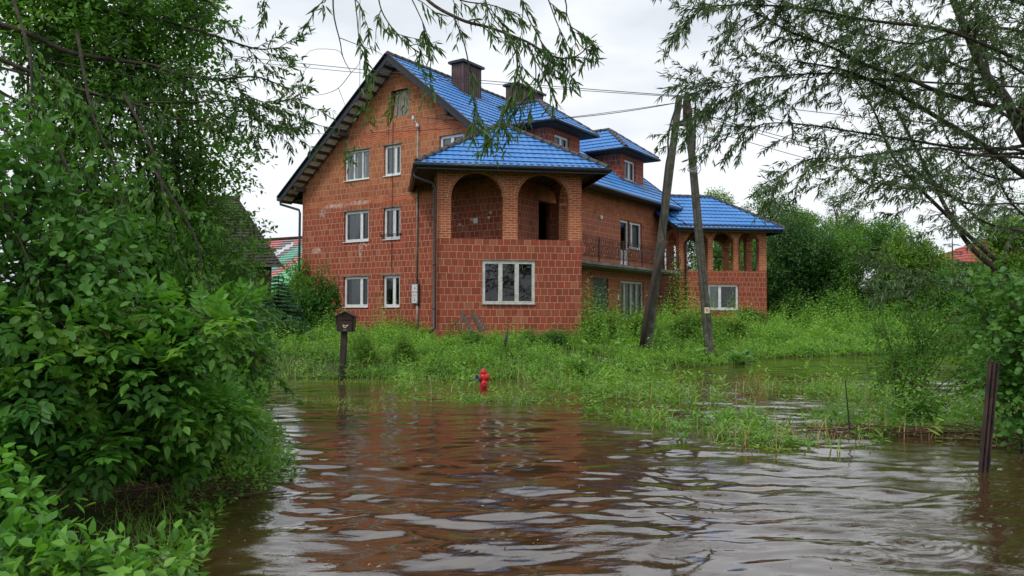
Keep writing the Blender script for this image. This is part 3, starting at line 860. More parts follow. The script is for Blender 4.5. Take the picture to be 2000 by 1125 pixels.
for k in range(16):
    x = -.6 + k * .395
    mb.box(Pp(x, WP / 2, 6.165), e1 * .04, e2 * (WP / 2 + .69), ZV * .015)
mb.build('pavilion_soffit', MT['soffit'], house)
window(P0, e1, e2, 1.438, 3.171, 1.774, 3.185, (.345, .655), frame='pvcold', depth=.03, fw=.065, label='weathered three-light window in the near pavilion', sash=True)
mb = MB(); mb.box(Pp(2.3, -.004, 3.20), e1 * .9, e2 * .008, ZV * .014); mb.build('lintel', MT['concrete'], pw)

def pyramid(nm, o, ze, za, W):
    half = W / 2 + o; rise = za - ze; s3 = math.hypot(half, rise)
    mb = MB()
    for (O, ud, vd) in ((Pp(-o, -o, ze), e1, e2), (Pp(W + o, -o, ze), e2, -e1), (Pp(W + o, W + o, ze), -e1, -e2), (Pp(-o, W + o, ze), -e2, e1)):
        up = (vd * half + ZV * rise).normalized(); n_ = ud.cross(up); n_ = n_ if n_.z > 0 else -n_
        tile_plane(mb, O, ud, up, n_, s3, lambda v: v / s3 * half, lambda v: 2 * half - v / s3 * half)
    rf = mb.build(nm, MT['blue'], house)
    mb = MB(); ap = Pp(W / 2, W / 2, za + .05)
    for c in ((-o, -o), (W + o, -o), (W + o, W + o), (-o, W + o)): cap_line(mb, Pp(c[0], c[1], ze + .04), ap, .095)
    mb.build('hip_cap', MT['cap'], rf)
    g = .06; mb = MB(); z = ze - .05
    mb.tube([Pp(-o - g, W + o, z), Pp(-o - g, -o - g, z), Pp(W + o + g, -o - g, z), Pp(W + o + g, W + o, z)], .078, 10)
    mb.bar(Pp(-o, -o, ze - .09), Pp(W + o, -o, ze - .09), .03, .16)
    mb.bar(Pp(-o, -o, ze - .09), Pp(-o, W + o, ze - .09), .03, .16)
    mb.bar(Pp(W + o, -o, ze - .09), Pp(W + o, W + o, ze - .09), .03, .16)
    mb.build('gutter', MT['navy'], rf)
    return rf
pyramid('pavilion_roof', .70, 6.14, 8.14, WP)
mb = MB()
mb.tube([Pp(-.72, .35, 5.98), Pp(-.70, .3, 5.88), Pp(-.16, -.12, 5.62), Pp(-.09, -.09, 5.45), Pp(-.09, -.09, 1.0), Pp(-.25, -.2, .86)], .055, 10)
for z in (1.6, 3.0, 4.4): mb.tube([Pp(-.09, -.09, z), Pp(-.09, -.09, z + .04)], .066, 10)
mb.build('downpipe', MT['brown'], house)
# lamp socket plate and washing lines inside the loggia
for a_, z_, w_ in ((8.98, 4.72, .09), (9.55, 4.80, .04)):
    mb = MB(); mb.box(Mp(a_, -.03, z_), mA * w_, mB * .02, ZV * w_); mb.build('socket_plate', MT['white'], house)

# far-right pavilion
WQ = 4.26; DQ = 4.3; zpq = 3.51; zwq = 5.52
mb = MB()
wall(mb, Q0, e1, e2, WQ, GZ, [(0, zpq), (WQ, zpq)], .32, [dict(x0=1.38, x1=2.88, z0=1.70, z1=2.87)])
wall(mb, Qp(0, .32, 0), e2, e1, DQ - .32, GZ, [(0, zpq), (DQ - .32, zpq)], .32, uoff=.13)
wall(mb, Qp(WQ, .32, 0), e2, -e1, DQ - .32, GZ, [(0, zpq), (DQ - .32, zpq)], .32, uoff=.13)
wall(mb, Qp(.32, DQ, 0), e1, -e2, WQ - .64, GZ, [(0, zpq), (WQ - .64, zpq)], .32, uoff=.13)
mb.build('pavilion_lower_wall', MT['block'], house)
mb = MB(); sp = 4.80
ops = [dict(x0=.37, x1=1.38, z0=zpq, z1=sp, arch=True), dict(x0=1.62, x1=2.63, z0=zpq, z1=sp, arch=True), dict(x0=2.87, x1=3.90, z0=zpq, z1=sp, arch=True)]
wall(mb, Q0, e1, e2, WQ, zpq, [(0, zwq), (WQ, zwq)], .30, ops); arch_rings(mb, Q0, e1, e2, ops)
ops3 = [dict(x0=.15, x1=1.2, z0=zpq, z1=sp, arch=True), dict(x0=1.47, x1=2.52, z0=zpq, z1=sp, arch=True), dict(x0=2.80, x1=3.85, z0=zpq, z1=sp, arch=True)]
wall(mb, Qp(0, .302, 0), e2, e1, DQ - .302, zpq, [(0, zwq), (DQ - .302, zwq)], .30, ops3, uoff=.1)
wall(mb, Qp(WQ, .302, 0), e2, -e1, DQ - .302, zpq, [(0, zwq), (DQ - .302, zwq)], .30, ops3, uoff=.1)
ops4 = [dict(x0=o['x0'] - .302 + .05, x1=o['x1'] - .302 + .05, z0=zpq, z1=sp, arch=True) for o in ops]
ops4[0]['x0'] += .0
wall(mb, Qp(.302, DQ, 0), e1, -e2, WQ - .604, zpq, [(0, zwq), (WQ - .604, zwq)], .30, ops4, uoff=.1)
qa = mb.build('pavilion_arcade', [MT['small'], MT['mortar']], house)
qa['label'] = 'three-arched loggia of thin bricks in the far pavilion'
mb = MB()
mb.box(Qp(WQ / 2, DQ / 2, 3.40), e1 * (WQ / 2 - .33), e2 * (DQ / 2 - .33), ZV * .06)
mb.build('loggia_floor', MT['concrete'], qa)
for y in (.15, DQ - .15):
    mb = MB(); mb.bar(Qp(.3, y, 4.42), Qp(WQ - .3, y, 4.42), .04); mb.build('loggia_rail', MT['iron'], qa)
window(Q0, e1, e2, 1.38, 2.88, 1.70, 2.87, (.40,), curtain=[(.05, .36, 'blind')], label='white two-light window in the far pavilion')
# its roof: ridge running back into the main roof
ze, za, oo = 5.42, 7.20, .60
half = (DQ + 2 * oo) / 2; s3 = math.hypot(half, za - ze)
mb = MB()
up = (e2 * half + ZV * (za - ze)).normalized(); n_ = e1.cross(up); n_ = n_ if n_.z > 0 else -n_
tile_plane(mb, Qp(0, -oo, ze), e1, up, n_, s3, lambda v: -.32 - 1.6 * v / s3, lambda v: WQ + .64 - (WQ + .64 - 2.45) * v / s3)
up = (-e2 * half + ZV * (za - ze)).normalized(); n_ = (-e1).cross(up); n_ = n_ if n_.z > 0 else -n_
tile_plane(mb, Qp(0, DQ + oo, ze), -e1, up, n_, s3, lambda v: -(WQ + .64) + (WQ + .64 - 2.45) * v / s3, lambda v: .32 + 1.6 * v / s3)
hx = WQ + .64 - 2.45; s4 = math.hypot(hx, za - ze)
up = (-e1 * hx + ZV * (za - ze)).normalized(); n_ = e2.cross(up); n_ = n_ if n_.z > 0 else -n_
tile_plane(mb, Qp(WQ + .64, -oo, ze), e2, up, n_, s4, lambda v: v / s4 * half, lambda v: 2 * half - v / s4 * half)
qr = mb.build('pavilion_roof', MT['blue'], house)
mb = MB()
apx = Qp(2.45, -oo + half, za + .05)
cap_line(mb, Qp(WQ + .64, -oo, ze + .04), apx, .09); cap_line(mb, Qp(WQ + .64, DQ + oo, ze + .04), apx, .09)
cap_line(mb, apx, Qp(-1.8, -oo + half, za + .05), .09)
mb.build('hip_cap', MT['cap'], qr)
mb = MB()
mb.bar(Qp(.32, -oo - .005, ze + .06), Qp(-.35, -oo + .95, ze + .06 + .95 * (za - ze) / half), .10, .02)
mb.build('valley_flashing', MT['navy'], qr)
mb = MB()
z = ze - .05
mb.tube([Qp(-.34, -oo - .06, z), Qp(WQ + .70, -oo - .06, z), Qp(WQ + .70, DQ + oo, z)], .072, 10)
mb.bar(Qp(-.32, -oo, ze - .08), Qp(WQ + .64, -oo, ze - .08), .03, .16)
mb.bar(Qp(WQ + .63, -oo, ze - .08), Qp(WQ + .63, DQ + oo, ze - .08), .03, .16)
mb.bar(Qp(-.33, -oo, ze - .04), Qp(-1.2, -oo + half * .55, ze - .04 + (za - ze) * .55), .03, .18)
mb.build('gutter', MT['navy'], qr)
mb = MB()
mb.box(Qp(WQ / 2 + .16, DQ / 2, zwq + .02), e1 * (WQ / 2 + .45), e2 * (DQ / 2 + oo - .02), ZV * .02)
mb.build('pavilion_soffit', MT['soffit'], house)
mb = MB()
mb.tube([Qp(.62, -oo - .06, ze - .10), Qp(.62, -oo - .04, ze - .28), Qp(.26, -.10, ze - .62), Qp(.26, -.09, ze - .80), Qp(.26, -.09, .8)], .05, 10)
mb.build('downpipe', MT['brown'], house)

# ---- meter cabinet and conduit on the gable
mb = MB()
mb.box(Mp(6.28, -.07, 2.19), mA * .155, mB * .07, ZV * .37)
mc = mb.build('meter_cabinet', MT['greymetal'], house); mc['label'] = 'pale grey meter cabinet with faded warning marks'
mb = MB()
for zc, h in ((2.40, .135), (2.19, .05), (1.99, .14)):
    mb.box(Mp(6.28, -.146, zc), mA * .135, mB * .005, ZV * h)
mb.build('cabinet_door', MT['white'], mc)
mb = MB()                                    # lightning triangles, vents, screws, dashes of print
for zc in (2.42, 1.99):
    c = 6.29
    mb.poly([Mp(c - .025, -.1525, zc - .04), Mp(c + .025, -.1525, zc - .04), Mp(c, -.1525, zc + .04)])
    mb.box(Mp(c, -.152, zc - .055), mA * .028, mB * .001, ZV * .006)
for a, z in ((6.395, 2.45), (6.395, 2.36), (6.395, 2.22), (6.395, 1.89), (6.22, 2.16), (6.33, 2.16), (6.18, 2.07), (6.2, 1.92)):
    mb.box(Mp(a, -.152, z), mA * .014, mB * .001, ZV * .014)
mb.box(Mp(6.165, -.152, 2.43), mA * .004, mB * .001, ZV * .06)
mb.build('cabinet_marking', MT['ink'], mc)
mb = MB()
mb.tube([Mp(6.29, -.04, 8.3), Mp(6.29, -.04, 2.56)], .035, 8)
mb.tube([Mp(6.33, -.04, 1.82), Mp(6.33, -.04, .9)], .045, 8)
cd = mb.build('conduit', MT['conduit'], house)
mb = MB()
mb.tube([Mp(6.29, -.04, 8.3), Mp(6.29, -.10, 8.5), Mp(6.22, -.16, 8.62), Mp(6.20, -.2, 8.70)], .028, 8)
mb.lathe(Mp(6.20, -.2, 8.62), [(.05, 0), (.06, .04), (.045, .07), (.06, .10), (.03, .16)], n=12)
mb.lathe(Mp(6.32, -.10, 8.34), [(.05, 0), (.07, .05), (.05, .14)], n=12)
mb.build('insulator', MT['white'], cd)

# ------------------------------------------------------------ terrain and water
def vnoise(x, y, s, seed=0):
    x = np.asarray(x) / s; y = np.asarray(y) / s
    xi, yi = np.floor(x).astype(int), np.floor(y).astype(int); fx, fy = x - xi, y - yi
    fx = fx * fx * (3 - 2 * fx); fy = fy * fy * (3 - 2 * fy)
    def h(a, b):
        n = (a * 374761393 + b * 668265263 + seed * 982451653) & 0xffffffff
        n = ((n ^ (n >> 13)) * 1274126177) & 0xffffffff
        return ((n ^ (n >> 16)) & 0xffff) / 65535.0
    return (h(xi, yi) * (1 - fx) + h(xi + 1, yi) * fx) * (1 - fy) + (h(xi, yi + 1) * (1 - fx) + h(xi + 1, yi + 1) * fx) * fy
def fbm(x, y, s, seed=0): return vnoise(x, y, s, seed) * .55 + vnoise(x, y, s / 2.1, seed + 1) * .3 + vnoise(x, y, s / 4.3, seed + 2) * .15

def ysh(X): return np.interp(X, [-40, -8, -5.4, -4, 0, 1.2, 4.4, 6, 8.6, 12, 15, 40], [15, 15.6, 17.4, 17.9, 17.5, 18.2, 22.3, 23.3, 27, 29.3, 31, 34])
def gz(X, Y):
    X = np.asarray(X, float); Y = np.asarray(Y, float)
    d = Y - ysh(X) + (fbm(X, Y, 1.6, 3) - .5) * 1.2
    back = np.where(d > 0, .88 * (1 - np.exp(-np.clip(d, 0, 200) * .17)), np.clip(d * .12, -.5, 0))
    XL = np.interp(Y, [-5, 1, 4.5, 6, 7.2, 10, 13, 15.4, 17], [-1.0, -1.3, -2.2, -2.75, -2.6, -3.6, -5.0, -5.9, -6.6])
    dl = XL - X + (fbm(X, Y, .9, 5) - .5) * .6
    left = np.clip(dl * .16, -.5, .5)
    XR = np.interp(Y, [-5, 5, 8, 9.5, 12, 16, 20, 40], [7, 6.3, 6.0, 5.6, 8.2, 12.5, 17, 44])
    dr = X - XR + (fbm(X, Y, .9, 6) - .5) * .6
    right = np.clip(dr * .12, -.5, .5)
    z = np.maximum(np.maximum(back, left), right)
    return z + (fbm(X, Y, 2.5, 9) - .5) * .06 * np.clip(z + .3, 0, 1)

def grid_mesh(name, xs, ys, zf, mat, **kw):
    X, Y = np.meshgrid(xs, ys); Z = zf(X, Y)
    V = np.stack([X.ravel(), Y.ravel(), Z.ravel()], 1)
    nx, ny = len(xs), len(ys); i = (np.arange(ny - 1)[:, None] * nx + np.arange(nx - 1)[None, :]).ravel()
    F = np.stack([i, i + 1, i + nx + 1, i + nx], 1)
    return np_mesh(name, V, F, mat, smooth=True, **kw)

def soil_mat():
    m, N, L, B = nmat("wet_meadow_soil")
    tc = N.new("ShaderNodeTexCoord").outputs['Object']
    f = smooth_mask(N, L, noise(N, L, 1.2, 6, .65, tc), .35, .65)
    c = mixc(N, L, f, (0.030, 0.055, 0.014), (0.050, 0.042, 0.022))
    L.new(mixc(N, L, smooth_mask(N, L, noise(N, L, 14, 4, .7, tc), .4, .7), c, (0.055, 0.10, 0.022)), B.inputs['Base Color'])
    B.inputs['Roughness'].default_value = 1.0; B.inputs['Specular IOR Level'].default_value = .1
    return m
xs = np.unique(np.concatenate([-np.geomspace(30, 900, 22)[::-1], np.linspace(-30, 40, 176), np.geomspace(40, 900, 22)]))
ys = np.unique(np.concatenate([-np.geomspace(6, 300, 10)[::-1], np.linspace(-6, 62, 180), np.geomspace(62, 1500, 30)]))
tag(grid_mesh('ground', xs, ys, gz, soil_mat()), 'muddy meadow ground sloping down under the flood water', 'ground', kind='structure')

def water_mat():
    m, N, L, B = nmat("muddy_flood_water")
    tc = N.new("ShaderNodeTexCoord").outputs['Object']
    f = smooth_mask(N, L, noise(N, L, .5, 4, .6, tc), .35, .7)
    L.new(mixc(N, L, f, (0.062, 0.036, 0.015), (0.044, 0.026, 0.011)), B.inputs['Base Color'])
    B.inputs['Roughness'].default_value = 0.0
    B.inputs['IOR'].default_value = 2.1; B.inputs['Specular IOR Level'].default_value = .5
    mp = N.new("ShaderNodeMapping"); mp.inputs['Scale'].default_value = (4.0, 9.0, 1.0); L.new(tc, mp.inputs['Vector'])
    patch = smooth_mask(N, L, noise(N, L, .55, 3, .6, tc), .45, .70)
    h = math_(N, L, 'MULTIPLY', noise(N, L, 1.4, 4, .6, mp.outputs[0], .4), math_(N, L, 'ADD', math_(N, L, 'MULTIPLY', patch, 1.3), .16))
    bn = N.new("ShaderNodeBump"); bn.inputs['Strength'].default_value = 0.22; bn.inputs['Distance'].default_value = 0.03
    L.new(h, bn.inputs['Height']); L.new(bn.outputs[0], B.inputs['Normal'])
    return m

def waves(X, Y):
    r = np.random.default_rng(21)
    wx = X + .35 * (fbm(X, Y, 2.3, 31) - .5); wy = Y + .55 * (fbm(X, Y, 1.7, 32) - .5)
    H = np.zeros_like(X)
    env = .45 + .9 * fbm(X, Y, 3.0, 33)
    fade = np.clip(1.15 - Y / 26.0, .25, 1.0) * np.where(X > 1.0, 1 + .25 * np.clip(X - 1, 0, 2), 1)
    for k in range(64):
        lam = .105 * (8.5 ** r.random())
        th = r.normal(math.pi / 2 + .12, .50)
        kx, ky = math.cos(th) * 2 * math.pi / lam, math.sin(th) * 2 * math.pi / lam
        slope = .0130 * (lam / .5) ** .10
        res = np.clip((lam / (.0033 * Y) - 2.6) / 3.0, 0, 1)
        H += slope * lam / (2 * math.pi) * np.sin(kx * wx + ky * wy + r.random() * 6.28) * res
    H *= env * fade
    for (cx, cy, a, lam, w) in ((1.72, 5.9, .0011, .055, .20), (2.55, 5.2, .0013, .06, .22), (2.9, 6.4, .0010, .05, .18), (2.15, 4.9, .0012, .055, .2),
                                (.55, 5.3, .0009, .05, .16), (3.4, 5.6, .0012, .06, .25), (3.0, 5.0, .0012, .05, .2), (-.35, 5.0, .0007, .05, .14),
                                (2.3, 6.9, .0008, .05, .15), (3.6, 6.6, .0010, .055, .2), (1.35, 5.05, .0007, .045, .12)):
        R = np.hypot(X - cx, Y - cy)
        H += a * np.sin(2 * math.pi * R / lam) * np.exp(-((R - w * .5) / w) ** 2)
    return H
yw = np.concatenate([np.arange(.6, 4, .013), 4 * np.exp(np.arange(0, math.log(60 / 4), .0033))])
nc = 720
tw = np.linspace(-1.02, 1.02, nc)
TW, YW = np.meshgrid(tw, yw)
XW = TW * (YW * .80 + 1.2)
ZW = waves(XW, YW)
Vw = np.stack([XW.ravel(), YW.ravel(), ZW.ravel()], 1)
i_ = (np.arange(len(yw) - 1)[:, None] * nc + np.arange(nc - 1)[None, :]).ravel()
Fw = np.stack([i_, i_ + 1, i_ + nc + 1, i_ + nc], 1)
WM = water_mat()
# flat sheets carry the flood on beside and behind the waves
n0 = len(Vw); xl0, xr0 = XW[0, 0], XW[0, -1]; xl1, xr1 = XW[-1, 0], XW[-1, -1]; yb = yw[-1]
ex = np.array([[-70, -40, 0], [70, -40, 0], [70, .6, 0], [-70, .6, 0], [xl0, .6, 0], [xr0, .6, 0], [-70, yb, 0], [xl1, yb, 0], [xr1, yb, 0], [70, yb, 0]])
Vw = np.vstack([Vw, ex]); Fw = np.vstack([Fw, np.array([[0, 1, 2, 3], [3, 4, 7, 6], [5, 2, 9, 8]]) + n0])
tag(np_mesh('flood_water', Vw, Fw, WM, smooth=True), 'brown muddy flood water rippling in front of the house', 'water', kind='structure')

# ------------------------------------------------------------ leaves
SH = {
    'lance': (np.array([[0, 0, 0], [-.5, .30, .10], [-.34, .68, .06], [0, 1, -.10], [.34, .68, .06], [.5, .30, .10]]), np.array([[0, 3, 2, 1], [0, 5, 4, 3]])),
    'round': (np.array([[0, 0, 0], [-.46, .22, .10], [-.46, .72, .08], [0, 1, -.05], [.46, .72, .08], [.46, .22, .10]]), np.array([[0, 3, 2, 1], [0, 5, 4, 3]])),
    'thin': (np.array([[0, 0, 0], [-.5, .42, .25], [0, 1, -.35], [.5, .42, .25]]), np.array([[0, 3, 2, 1]])),
    'dia': (np.array([[0, 0, 0], [-.5, .45, .12], [0, 1, 0], [.5, .45, .12]]), np.array([[0, 3, 2, 1]])),
}
def unit(v): return v / np.maximum(np.linalg.norm(v, axis=-1, keepdims=True), 1e-9)
def rand_dir(n, r=rng): return unit(r.normal(size=(n, 3)))

class Leaves:
    def __init__(s): s.V = []; s.F = []; s.T = []; s.n = 0
    def add(s, pos, d, nrm, L, W, shape='lance', tint=None, zs=1.0):
        tv, tf = SH[shape]; n = len(pos)
        if n == 0: return
        L = np.broadcast_to(L, (n,)); W = np.broadcast_to(W, (n,))
        d = unit(d); x = unit(np.cross(d, nrm)); z = np.cross(x, d)
        V = (pos[:, None, :] + x[:, None, :] * (tv[None, :, 0:1] * W[:, None, None]) + d[:, None, :] * (tv[None, :, 1:2] * L[:, None, None])
             + z[:, None, :] * (tv[None, :, 2:3] * W[:, None, None] * zs))
        F = tf[None, :, :] + (np.arange(n) * len(tv))[:, None, None] + s.n
        s.V.append(V.reshape(-1, 3)); s.F.append(F.reshape(-1, tf.shape[1])); s.n += n * len(tv)
        t = rng.random(n) if tint is None else np.broadcast_to(tint, (n,))
        s.T.append(np.repeat(t, len(tv)))
    def build(s, name, mat, parent=None, loc=(0, 0, 0)):
        V = np.vstack(s.V)
        return np_mesh(name, V, s.F, mat, parent, loc, tint=np.concatenate(s.T))

class Tubes:
    def __init__(s): s.V = []; s.F = []; s.n = 0
    def add(s, pts, r0, r1, k=5):
        pts = np.asarray(pts, float); m = len(pts)
        rr = np.linspace(r0, r1, m) if np.isscalar(r0) else r0
        t = np.gradient(pts, axis=0); t = unit(t)
        ref = np.array([.3, .1, 1.0]); a = unit(np.cross(t, ref)); b = np.cross(t, a)
        ang = np.linspace(0, 2 * math.pi, k, endpoint=False)
        V = pts[:, None, :] + (a[:, None, :] * np.cos(ang)[None, :, None] + b[:, None, :] * np.sin(ang)[None, :, None]) * rr[:, None, None]
        s.V.append(V.reshape(-1, 3))
        i = np.arange(m - 1)[:, None] * k; j = np.arange(k)[None, :]; j2 = (j + 1) % k
        s.F.append(np.stack([i + j, i + j2, i + k + j2, i + k + j], -1).reshape(-1, 4) + s.n); s.n += m * k
    def build(s, name, mat, parent=None, loc=(0, 0, 0)):
        return np_mesh(name, np.vstack(s.V), s.F, mat, parent, loc, smooth=True)

def curve(p, q, bend, n=6, r=rng):
    """a slightly wandering line from p to q"""
    p, q = np.asarray(p, float), np.asarray(q, float); L = np.linalg.norm(q - p)
    t = np.linspace(0, 1, n)[:, None]; off = rand_dir(1, r) * L * bend; off2 = rand_dir(1, r) * L * bend * .5
    return p + (q - p) * t + off * np.sin(math.pi * t) + off2 * np.sin(2 * math.pi * t)

def smooth_line(pts, n=24):
    pts = np.asarray(pts, float); m = len(pts)
    P = np.vstack([2 * pts[0] - pts[1], pts, 2 * pts[-1] - pts[-2]])
    out = []
    for t in np.linspace(0, m - 1 - 1e-6, n):
        i = int(t); f = t - i; a, b, c, d = P[i], P[i + 1], P[i + 2], P[i + 3]
        out.append(.5 * ((2 * b) + (c - a) * f + (2 * a - 5 * b + 4 * c - d) * f * f + (3 * b - a - 3 * c + d) * f ** 3))
    return np.array(out)

def shoots(LV, org, dr, K, seg, L, W, shape, droop=.0, spread=.8, tint=None, stems=None, opp=False):
    """leafy shoots: K leaves along each, vectorised"""
    n = len(org); dr = unit(dr)
    side = unit(np.cross(dr, rand_dir(n)))
    for k in range(K):
        f = (k + .6) / K
        d = unit(dr + np.array([0, 0, -1]) * droop * f)
        p = org + d * (seg * (k + .5)) + rand_dir(n) * seg * .2
        ang = k * 2.4 + rng.random(n) * .7
        o = side * np.cos(ang)[:, None] + np.cross(dr, side) * np.sin(ang)[:, None]
        ld = unit(o * spread + d * .7 + np.array([0, 0, -.15]) + rand_dir(n) * .2)
        nr = unit(np.array([0, 0, 1.0]) + d * .5 + rand_dir(n) * .45)
        sc = 1.0 - .25 * abs(f - .4)
        LV.add(p, ld, nr, L * sc * rng.uniform(.7, 1.2, n), W * sc * rng.uniform(.8, 1.15, n), shape,
               tint=None if tint is None else np.clip(tint + rng.normal(0, .12, n) + .15 * f, 0, 1))

def compound(LV, org, d, nrm, size, L, W, pairs=2, tint=None, shape='lance'):
    """pinnate leaves: rachis along d with opposite leaflets and one at the tip"""
    n = len(org); d = unit(d); x = unit(np.cross(d, nrm)); nz = unit(np.cross(x, d))
    for k in range(pairs):
        for s in (-1, 1):
            p = org + d * (size * (.42 + .34 * k))[:, None] + np.array([0, 0, -1]) * (size * .10 * k)[:, None]
            ld = unit(x * s * 1.0 + d * .55 + rand_dir(n) * .18 + np.array([0, 0, -.22]))
            LV.add(p, ld, unit(nz + rand_dir(n) * .28), L * rng.uniform(.75, 1.1, n), W * rng.uniform(.85, 1.1, n), shape, tint=tint)
    p = org + d * (size * 1.1)[:, None] + np.array([0, 0, -1]) * (size * .14)[:, None]
    LV.add(p, unit(d + rand_dir(n) * .15 + np.array([0, 0, -.35])), unit(nz + rand_dir(n) * .25), L * 1.15 * rng.uniform(.8, 1.1, n), W * 1.1, shape, tint=tint)

def lumps(blobs, k, s, jit=.75, r=rng):
    out = []
    for c, rad in blobs:
        rr = np.array(rad if hasattr(rad, '__len__') else (rad,) * 3, float)
        for _ in range(k):
            out.append((tuple(np.array(c, float) + unit(r.normal(size=3)) * rr * jit * r.random() ** .35), tuple(rr * s * r.uniform(.7, 1.35))))
    return out

def blob_points(blobs, n, inner=.55, bias=None, r=rng):
    """points spread through the outer part of several ellipsoids: position, outward direction"""
    B = np.array([[*b[0], *(b[1] if hasattr(b[1], '__len__') else (b[1],) * 3)] for b in blobs], float)
    w = (B[:, 3] * B[:, 4] + B[:, 4] * B[:, 5] + B[:, 3] * B[:, 5]); w /= w.sum()
    idx = r.choice(len(B), n, p=w); u = unit(r.normal(size=(n, 3)))
    lump = .82 + .30 * vnoise(u[:, 0] * 3 + idx * 7.7 + u[:, 2] * 2, u[:, 1] * 3 + u[:, 2] * 2.3, .8, 50)
    rad = (inner + (1 - inner) * r.random(n) ** .6) * lump
    return B[idx, :3] + u * B[idx, 3:6] * rad[:, None], u, rad, idx

GREEN = dict(
    willow=leaf_mat('willow_leaf', (0.030, 0.080, 0.028), (0.145, 0.225, 0.100), .5, .30),
    willow_dark=leaf_mat('willow_leaf_dark', (0.024, 0.080, 0.016), (0.105, 0.215, 0.045), .5, .38),
    elder=leaf_mat('elder_leaf', (0.022, 0.110, 0.018), (0.175, 0.420, 0.060), .42, .36),
    shrub=leaf_mat('shrub_leaf', (0.020, 0.085, 0.014), (0.085, 0.220, 0.030), .45, .34),
    broad=leaf_mat('broad_leaf', (0.030, 0.120, 0.026), (0.120, 0.290, 0.055), .45, .34),
    tree=leaf_mat('tree_leaf', (0.032, 0.110, 0.020), (0.130, 0.300, 0.042), .5, .36),
    treelt=leaf_mat('tree_leaf_light', (0.055, 0.145, 0.020), (0.200, 0.360, 0.050), .5, .38),
    treedk=leaf_mat('tree_leaf_dark', (0.020, 0.075, 0.022), (0.080, 0.190, 0.045), .5, .32),
    birch=leaf_mat('birch_leaf', (0.050, 0.100, 0.045), (0.130, 0.210, 0.085), .5, .32),
    spruce=leaf_mat('spruce_needle', (0.045, 0.140, 0.095), (0.140, 0.300, 0.200), .55, .1),
    grass=leaf_mat('grass_blade', (0.075, 0.190, 0.024), (0.290, 0.470, 0.090), .55, .38),
    weed=leaf_mat('weed_leaf', (0.042, 0.160, 0.022), (0.265, 0.500, 0.085), .5, .38),
    dry=leaf_mat('dry_blade', (0.22, 0.17, 0.07), (0.55, 0.47, 0.26), .7, .25),
    bloom=leaf_mat('elder_bloom', (0.20, 0.30, 0.07), (0.48, 0.52, 0.20), .6, .3),
)
UP = np.array([0, 0, 1.0])

def shrub(name, label, cat, base, blobs, n, leaf, L, W, shape='lance', K=6, seg=None, group=None, tint=None, stems=14, up=.35, inner=.5, droop=.2, stem_r=.02, trunk_name='stem', scat=.85):
    base = np.array(base, float)
    root = empty(name, tuple(base), label, cat, group)
    LV = Leaves()
    p, u, rad, idx = blob_points(lumps(blobs, 6, .42 if scat < 1 else .33, scat), n, inner); idx = idx // 6
    seg = seg or L * .5
    dr = unit(u + UP * up + rand_dir(n) * .5)
    tn = None if tint is None else tint
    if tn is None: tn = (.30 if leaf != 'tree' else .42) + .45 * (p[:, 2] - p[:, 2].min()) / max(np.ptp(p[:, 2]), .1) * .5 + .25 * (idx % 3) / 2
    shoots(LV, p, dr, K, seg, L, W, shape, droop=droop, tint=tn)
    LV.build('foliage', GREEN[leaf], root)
    T = Tubes()
    sel = rng.choice(n, min(stems * 6, n), replace=False)
    mains = [np.array(b[0]) for b in blobs]
    for i in range(stems):
        tgt = mains[i % len(mains)] + rand_dir(1)[0] * .15
        s = base + np.array([rng.uniform(-.15, .15), rng.uniform(-.15, .15), -.1]); T.add(curve(s, tgt, .08, 7), stem_r * rng.uniform(.7, 1.3), stem_r * .35, 5)
    for j in sel:
        c = mains[idx[j]]; T.add(curve(c + rand_dir(1)[0] * .1, p[j], .08, 5), stem_r * .3, stem_r * .12, 4)
    T.build(trunk_name, MT['twig'], root)
    return root

def far_tree(name, label, base, h, rad, leaf, n, size0, crown0=.18, group=None, seed=0, lean=0, spire=False, cat='tree', clumps=26, ry=None, K=5):
    """broadleaf tree seen from afar: trunk with limbs, crown of lumpy clumps with gaps"""
    r = np.random.default_rng(seed + 100); base = np.array(base, float)
    n = int(n * 1.7); size = size0 * .82
    root = empty(name, tuple(base), label, cat, group)
    ry = ry or rad
    cl = []
    for k in range(clumps):
        t = r.random() ** .8; z = h * (crown0 + (1 - crown0) * t)
        prof = math.sin(math.pi * min(1, .18 + .82 * t) ** .75) ** .6 if not spire else (1 - t) * .9 + .08
        a = r.random() * 6.283; q = rad * prof * (.35 + .6 * r.random())
        s = rad * (.26 + .2 * r.random()) * (1.0 if not spire else .7)
        cl.append((base + np.array([math.cos(a) * q + lean * t, math.sin(a) * q * ry / rad, z - s * .3]), (s, s, s * .75)))
    LV = Leaves()
    p, u, rr, idx = blob_points(cl, n, .45, r=r)
    tn = .05 + .85 * r.random(len(cl))[idx] * (.35 + .65 * (u[:, 2] * .5 + .5))  # clump tops tinted lighter: highlights from above put into the leaf colour
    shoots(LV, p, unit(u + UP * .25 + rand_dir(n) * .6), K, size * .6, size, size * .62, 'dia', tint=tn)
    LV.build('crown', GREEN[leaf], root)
    T = Tubes(); th = h * .8
    tr = curve(base - UP * .2, base + UP * th + np.array([lean * .8, 0, 0]), .03, 8); T.add(tr, h * .022, h * .006, 7)
    for c, s in cl:
        k = min(6, max(1, int((c[2] - base[2]) / th * 6))); T.add(curve(tr[k], c, .08, 5), h * .007, h * .002, 4)
    T.build('trunk', MT['bark'], root)
    return root

